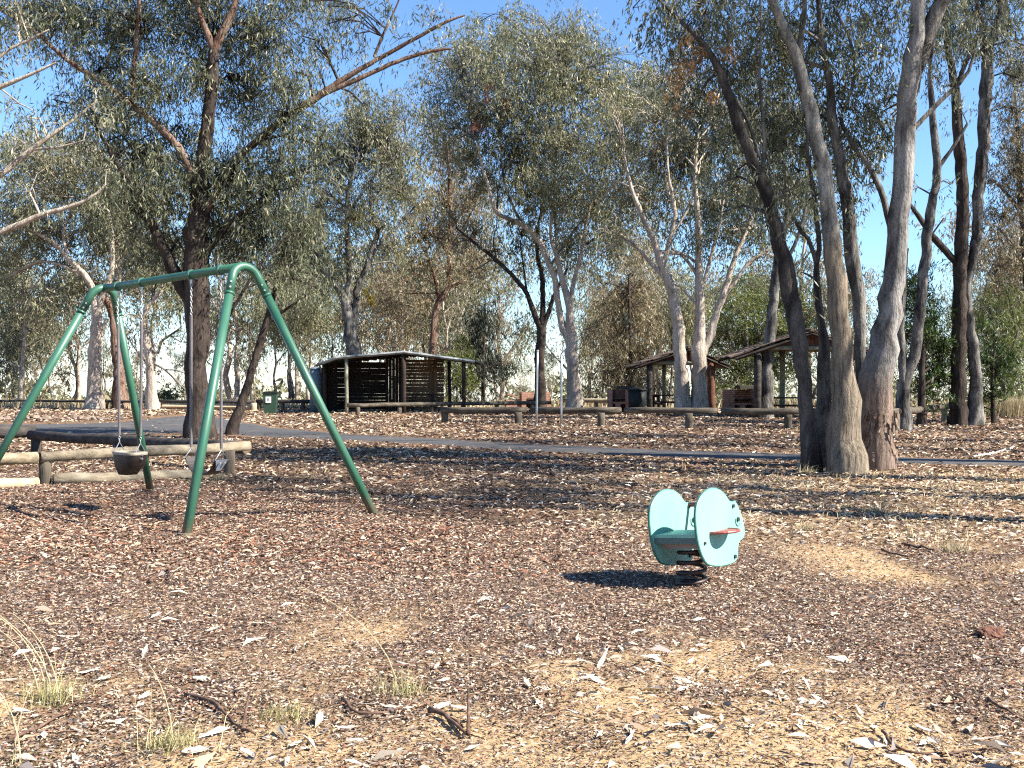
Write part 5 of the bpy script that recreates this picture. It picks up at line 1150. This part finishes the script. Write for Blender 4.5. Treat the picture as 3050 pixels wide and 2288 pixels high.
MB().tube(np.array([[0, 0, -.05], [0, 0, .004]]), .12, 20).build('ground_plate', M['spring'], rid)

# ------------------------------------------------------------------ loose things on the ground
for k in range(17):
    u = 4 + k * 19.5 + rng.uniform(-5, 5); g = G(u, 1251 + rng.uniform(-1.5, 2)); s = rng.uniform(.09, .2)
    th = rng.normal(size=(26, 3)); th /= np.linalg.norm(th, axis=1)[:, None]; import bmesh
    bm = bmesh.new()
    for q in th: bm.verts.new(tuple(q * np.array([s * 1.25, s, s * .75]) * rng.uniform(.8, 1.15)))
    bmesh.ops.convex_hull(bm, input=bm.verts)
    for v in [v for v in bm.verts if not v.link_faces]: bm.verts.remove(v)
    me = bpy.data.meshes.new('kerb_stone'); bm.to_mesh(me); bm.free(); me.materials.append(M['stone'])
    o = link('kerb_stone', me, None, (g[0], g[1], ghs(g[0], g[1]) + s * .3)); tag(o, 'brown field stone in the row edging the parking bay', 'stone', 'field stones edging the parking bay')
# red clod
g = G(2952, 1896); bm = bmesh.new()
bmesh.ops.create_icosphere(bm, subdivisions=4, radius=1.0)
for v in bm.verts:
    c = v.co.copy(); f = .75 + .9 * (float(fbm(np.array([c.x * 1.3 + c.z]), np.array([c.y * 1.3 - c.z]), .8, 12, 4)[0]) - .4)
    v.co = Vector((c.x * .085 * f, c.y * .07 * f, max(c.z, -.4) * .045 * f)) + Vector(rng.normal(size=3) * .0016)
me = bpy.data.meshes.new('earth_clod'); bm.to_mesh(me); bm.free(); me.materials.append(M['clod'])
tag(link('earth_clod', me, None, (g[0], g[1], ghs(g[0], g[1]) + .02)), 'crumbly red clod lying on the bark at the right', 'clod')

def stick(lab, uv, r, mat='stick', forks=(), lift=.012, grp='fallen sticks'):
    pts = np.array([G(*q) for q in uv]); pts[:, 2] = gh(pts[:, 0], pts[:, 1]) + lift + r
    o0 = pts[0].copy(); c = catmull(np.c_[pts, pts[:, :1] * 0], .05)[:, :3]; c += rng.normal(size=c.shape) * r * .5
    mb = MB().tube(c - o0, np.linspace(r, r * .45, len(c)), 7)
    for (i, du, dv, dz) in forks:
        q = G(uv[i][0] + du, uv[i][1] + dv); q[2] = ghs(q[0], q[1]) + dz
        mb.tube(np.array([pts[i], (pts[i] + q) / 2 + [0, 0, .01], q]) - o0, [r * .7, r * .55, r * .3], 6)
    tag(mb.build('fallen_stick', M[mat], None, smooth=True, loc=o0), lab, 'stick', grp)
stick('pale forked branch lying by the path at the right edge', [(2900, 1366), (2935, 1360), (2980, 1350), (3022, 1336)], .022, 'stick_pale', [(1, -26, 8, .05), (1, -40, -2, .03), (1, 30, 6, .02)])
stick('dark branching stick nearest the bottom left corner', [(560, 2078), (640, 2118), (720, 2190)], .010, 'stick', [(2, 25, -70, .09), (2, 40, 12, .02)])
stick('reddish stick lying left of the bottom left grass tufts', [(20, 2200), (110, 2165), (250, 2095), (310, 2090)], .008)
stick('dark stick with upright twig between the bark flakes near the bottom centre', [(1280, 2120), (1340, 2150), (1395, 2190)], .013, 'stick', [(2, 0, -70, .10), (1, 40, 20, .02)])
stick('curved brown stick below the middle grass tuft', [(1020, 2098), (1070, 2135), (1150, 2128), (1230, 2105)], .009)
stick('long thin stick lying across the bark left of centre', [(540, 1918), (640, 1895), (760, 1882)], .005)
stick('dark curved stick on the sand at the lower right', [(2635, 2200), (2660, 2240), (2760, 2262), (2920, 2248), (3040, 2240)], .007)
stick('dark stick at the right edge above the leaf pile', [(2940, 2100), (3000, 2135), (3060, 2165)], .008)
stick('forked dark stick under the left part of the swing bark', [(445, 1740), (500, 1708), (560, 1690), (620, 1680)], .011, 'stick', [(1, 12, 45, .02)])
stick('short dark stick among the dry grass at the right', [(2700, 1622), (2740, 1634), (2780, 1646)], .014)
stick('second short dark stick below the grass at the right', [(2630, 1650), (2670, 1660), (2708, 1668)], .012)
stick('thin stick between the rider and the bottom centre', [(1120, 2010), (1230, 1990), (1290, 1985)], .006)

# pale curled bark flakes
FL = [(320, 1712, .16), (285, 1705, .10), (540, 1770, .12), (380, 1772, .08), (200, 1915, .13), (760, 1870, .12), (430, 1955, .16), (260, 2020, .14), (600, 2032, .13), (430, 2078, .16), (420, 2108, .09), (340, 2155, .12), (235, 2180, .13),
      (880, 1935, .12), (1205, 1990, .13), (1060, 1920, .13), (1000, 1935, .08), (1300, 2000, .12), (1300, 2060, .15), (1180, 2115, .16), (1310, 2110, .14), (1370, 2115, .14), (1400, 2145, .12), (1100, 2110, .13), (960, 2140, .14), (1030, 2175, .15), (1060, 2210, .12),
      (1570, 2050, .16), (1600, 2062, .10), (1750, 2030, .12), (1640, 1965, .11), (1590, 1815, .10), (1650, 1850, .11), (1180, 1770, .10), (1230, 1790, .12), (1710, 2125, .14), (2300, 1910, .14), (2410, 1920, .12), (2700, 1845, .12), (2440, 1800, .10), (2480, 2010, .10),
      (2800, 2120, .13), (2750, 2180, .14), (2890, 2180, .16), (2940, 2210, .14), (2860, 2150, .13), (2990, 2230, .15), (2390, 2185, .10), (2780, 2220, .13), (740, 2255, .15), (580, 2250, .14), (60, 2120, .14), (30, 2040, .13), (880, 2230, .13)]
for (u, v, s) in FL:
    g = G(u, v); n = 7; a = s * rng.uniform(.5, .95); w = s * rng.uniform(.12, .26); curl = rng.uniform(.15, .6); V = []; cv = rng.uniform(-.2, .2)
    for i in range(n):
        t = i / (n - 1) - .5; ww = w * (1 - (2 * t) ** 2 * .75) * rng.uniform(.75, 1.15); oy = cv * t * t * a * 2
        for j in (-1, 0, 1):
            V.append((t * a, oy + j * ww / 2, (.25 * abs(j) * curl * w) + .3 * curl * t * t * a + rng.uniform(-.003, .003)))
    Fq = [(i * 3 + j, i * 3 + j + 3, i * 3 + j + 4, i * 3 + j + 1) for i in range(n - 1) for j in range(2)]
    V = np.array(V); V2 = V - [0, 0, .004]; m0 = len(V)
    rim = [i * 3 for i in range(n)] + [(n - 1) * 3 + 1] + [i * 3 + 2 for i in reversed(range(n))] + [1]
    Fq = Fq + [tuple(reversed([k + m0 for k in f])) for f in Fq] + [(rim[k], rim[(k + 1) % len(rim)], rim[(k + 1) % len(rim)] + m0, rim[k] + m0) for k in range(len(rim))]
    o = link('bark_flake', mesh('bark_flake', np.vstack([V, V2]), Fq, M['flake'], True), None, (g[0], g[1], ghs(g[0], g[1]) + .018), (R(rng.uniform(-14, 22)), R(rng.uniform(-12, 12)), rng.uniform(0, 6.28)))
    tag(o, 'large pale curled bark flake on the foreground litter', 'bark flake', 'large pale bark flakes on the ground')

# ---- loose cover: bark chips, fallen leaves, dry grass
def scatter(n, y0, y1, keep, power=1.0, wide=.60):
    """random ground points, thinner with distance, kept by a weight"""
    t = rng.random(n); y = y0 * (y1 / y0) ** (t ** power); x = (rng.random(n) * 2 - 1) * wide * y
    k = rng.random(n) < keep(x, y); return x[k], y[k]
PAL = dict(dark=(.036, .025, .021), red=(.20, .088, .052), brown=(.135, .088, .066), tan=(.34, .235, .155), pale=(.52, .42, .32), white=(.68, .60, .49), grey=(.22, .19, .175), straw=(.50, .41, .26))
def flakes(name, lab, cat, x, y, ln, wd, names, probs, mat, lift=.012, tilt=.35, seed_scale=.6, parts=1):
    n = len(x); z = gh(x, y) + rng.random(n) * lift + .003
    a = rng.uniform(0, 2 * np.pi, n); c = np.stack([np.cos(a), np.sin(a), rng.normal(size=n) * tilt * .5], 1); c /= np.linalg.norm(c, axis=1)[:, None]
    s = np.stack([-np.sin(a), np.cos(a), rng.normal(size=n) * tilt], 1); s -= c * (s * c).sum(1)[:, None]; s /= np.linalg.norm(s, axis=1)[:, None]
    nn = np.cross(c, s); L = (ln * rng.uniform(.5, 1.5, n))[:, None]; W = (wd * rng.uniform(.6, 1.5, n))[:, None]; p = np.stack([x, y, z], 1)
    bend = rng.uniform(.0, .22, (n, 1)) * L; asym = rng.uniform(-.25, .25, (n, 1))
    V = np.stack([p - c * L / 2, p + s * W / 2 + c * L * asym + nn * bend, p + c * L / 2, p - s * W / 2 + c * L * asym * .5 + nn * bend * .4], 1).reshape(-1, 3)
    me = mesh(name, V, np.arange(4 * n).reshape(n, 4), mat)
    pal = np.array([PAL[k] for k in names]); idx = np.array([rng.choice(len(names), p=q) for q in probs]) if getattr(probs, 'ndim', 1) == 2 else rng.choice(len(names), n, p=np.array(probs) / sum(probs))
    col = pal[idx] * rng.uniform(.65, 1.35, (n, 1)); col = np.clip(col, 0, .86)
    at = me.attributes.new('col', 'FLOAT_COLOR', 'FACE'); at.data.foreach_set('color', np.c_[col, np.ones(n)].astype(np.float32).ravel())
    tag(link(name, me), lab, cat, kind='stuff'); return me
red = lambda x, y: sstep(7.2, 9.5, y) * (1 - grassw(x, y)) * sstep(1.5, -1.0, x) 
def mulchw(x, y): return (1 - grassw(x, y)) * (1 - .80 * sandw(x, y))
x, y = scatter(430000, 3.3, 19.0, mulchw, .92)
k = y < 7.5
lod = 1 + .07 * np.maximum(y - 6, 0)
flakes('bark_chips', 'reddish brown bark chips covering the play area', 'bark chips', x, y, .025 * lod, .0072 * lod, ['dark', 'brown', 'red', 'tan', 'pale', 'grey'], (.16, .17, .09, .28, .16, .14), M['chips'], .016, .45)
x, y = scatter(60000, 7.5, 15.5, lambda x, y: red(x, y), .9)
flakes('red_bark_chips', 'fresh red bark chips under the swing', 'bark chips', x, y, .052, .015, ['dark', 'red', 'tan', 'pale'], (.14, .40, .32, .14), M['chips'], .022, .45)
x, y = scatter(9000, 3.4, 16, lambda x, y: .10 + .9 * sstep(.50, .66, fbm(x, y, 1.0, 77)) * sstep(7.5, 5.5, y), 1.0)
sz = np.clip(rng.lognormal(0, .45, len(x)), .4, 2.4)
flakes('fallen_leaves', 'pale dry gum leaves scattered over the foreground', 'leaf litter', x, y, .060 * sz, .0135 * sz, ['white', 'pale', 'tan', 'grey'], (.28, .34, .28, .10), M['litter'], .025, .5)
x, y = scatter(26000, 3.3, 9, lambda x, y: sandw(x, y) * .8, 1.0)
flakes('twig_litter', 'dark twig bits scattered on the bare sand', 'leaf litter', x, y, .028, .0045, ['dark', 'brown', 'grey', 'pale'], (.4, .3, .2, .1), M['litter'], .008, .3)
offpath = lambda x, y: 1.0
pu = np.array(up_e, float); pl_ = np.array(lo_e, float)
def on_path(x, y):
    u = CU + x / y * F; v = HV + CH * F / y
    return (v > np.interp(u, pu[:, 0], pu[:, 1]) - 1) & (v < np.interp(u, pl_[:, 0], pl_[:, 1]) + 1)
x, y = scatter(170000, 8.0, 60.0, lambda x, y: grassw(x, y) * np.where(on_path(x, y), .09, 1.0), .95)
w_ = rng.random(len(x)) < straww(x, y)
for sel, nm, lab, prob in ((w_, 'straw_litter', 'pale dry leaves and straw strewn over the grass at the right', (.15, .17, .27, .18, .08, .15)), (~w_, 'leaf_litter', 'brown leaf and bark litter under the trees beyond the play area', (.30, .28, .22, .11, .04, .05))):  # brown litter is real; its extra darkness stands in for tree shade
    lod = y[sel] / 11.0
    flakes(nm, lab, 'leaf litter', x[sel], y[sel], .065 * lod ** .7, .016 * lod ** .7, ['dark', 'brown', 'tan', 'pale', 'white', 'straw'], prob, M['litter'], .025, .45)
def blades(n, C, H, lean, name, lab, mat, w, kind='stuff', cat='grass', loc=None):
    a = rng.uniform(0, 6.28, n); d = np.stack([np.cos(a), np.sin(a), np.zeros(n)], 1); sd_ = np.stack([-np.sin(a + 1), np.cos(a + 1), np.zeros(n)], 1)
    H = H[:, None]; ln = lean[:, None]; w = np.broadcast_to(np.asarray(w, float), (n,))[:, None]; up = np.array([0, 0, 1.])
    m1 = C + up * H * .55 + d * ln * H * .3; tp = C + up * H * np.clip(1 - ln * .35, .3, 1) + d * ln * H
    V = np.stack([C - sd_ * w, C + sd_ * w, m1 + sd_ * w * .7, m1 - sd_ * w * .7, tp + sd_ * w * .12, tp - sd_ * w * .12], 1).reshape(-1, 3)
    i = np.arange(n)[:, None] * 6; Fq = np.concatenate([i + np.array([[0, 1, 2, 3]]), i + np.array([[3, 2, 4, 5]])], 0)
    me = mesh(name, V, Fq, mat); t_ = np.clip(.55 + rng.normal(size=n) * .22, 0, 1); at = me.attributes.new('tint', 'FLOAT', 'FACE'); at.data.foreach_set('value', np.concatenate([t_, t_]).astype(np.float32))
    o = link(name, me, None, loc); tag(o, lab, cat, kind=kind); return o
x, y = scatter(26000, 8.3, 45, lambda x, y: grassw(x, y) * (.15 + .85 * np.clip(straww(x, y), 0, 1)) * sstep(.36, .6, fbm(x, y, 1.3, 55)) * np.where(on_path(x, y), 0, 1.0), .9)
blades(len(x), np.stack([x, y, gh(x, y) - .01], 1), rng.uniform(.03, .10, len(x)) * (1 + .02 * y), rng.uniform(.3, 1.6, len(x)), 'dry_grass', 'short straw coloured grass between the trees', M['straw'], .0022 + .0004 * y)
x, y = scatter(30000, 52, 95, lambda x, y: np.ones_like(x), 1.0)
blades(len(x), np.stack([x, y, gh(x, y) - .02], 1), rng.uniform(.15, .5, len(x)), rng.uniform(.1, .7, len(x)), 'far_dry_grass', 'tall bleached grass beyond the far rails', M['straw'], .03)
# single grass tufts
TUFTS = [('tall seeding grass tuft at the bottom left corner', 150, 2090, 120, .14, [(.62, -1.0), (.55, -.8), (.5, -.6), (.42, -.7), (.34, -.3)]),
         ('grass tuft at the bottom edge with one tall stalk', 500, 2235, 130, .11, [(.42, -.35)]),
         ('low green grass tuft near the bottom left sticks', 850, 2140, 130, .085, []),
         ('green grass tuft with a long arching stalk near the centre', 1195, 2072, 120, .085, [(.62, -.95)]),
         ('thin stalked grass at the extreme bottom left', 40, 2270, 40, .08, [(.45, -.6), (.35, -.4), (.4, .2)]),
         ('straw tuft right of the rider', 2398, 1580, 90, .11, [(.2, .4)]), ('straw tuft below the path at the right', 2843, 1645, 70, .13, [(.2, .1)]),
         ('straw tuft at the right beside the shadow band', 2615, 1530, 80, .10, [(.2, .8)]), ('dry tuft at the foot of the pale rail post', 655, 1432, 120, .12, []),
         ('dry tuft at the foot of the leftmost stem of the many stemmed gum', 2405, 1412, 110, .12, []), ('small straw tuft left of the long shadow bands', 2200, 1545, 60, .08, [])]
for lab, u, v, n, h, stalks in TUFTS:
    g = G(u, v); z = ghs(g[0], g[1]); n = int(n * 1.7); C = rng.normal(size=(n, 3)) * np.array([.06, .045, 0]) + [0, 0, -.01]
    H = h * rng.lognormal(-.35, .45, n); ln = rng.uniform(.1, 1.5, n)
    far = g[1] > 7.5
    o = blades(n, C, H, ln, 'grass_tuft', lab, M['straw' if far else 'tuft'], .0018 if not far else .003, None, 'grass tuft', (g[0], g[1], z))
    o['group'] = 'grass tufts'
    for (sh, sx) in stalks:
        t = np.linspace(0, 1, 8); pts = np.stack([rng.normal() * .02 + sx * sh * t ** 1.8 * .75, rng.normal() * .02 + t * .05, sh * (t - .22 * t ** 2)], 1)
        s_ = MB().tube(pts, np.linspace(.0028, .0012, 8), 5).build('stalk', M['straw'], o)
        at = s_.data.attributes.new('tint', 'FLOAT', 'FACE'); at.data.foreach_set('value', np.full(len(s_.data.polygons), .8, np.float32))
# dry bush at the right edge
g = gxy(3010, 41)
o = blades(2600, rng.normal(size=(2600, 3)) * np.array([.42, .3, 0]), rng.uniform(.35, .95, 2600), rng.uniform(.1, .9, 2600), 'dry_bush', 'rounded dry straw bush beside the rusty drum', M['straw'], .008, None, 'bush', (g[0], g[1], ghs(*g)))
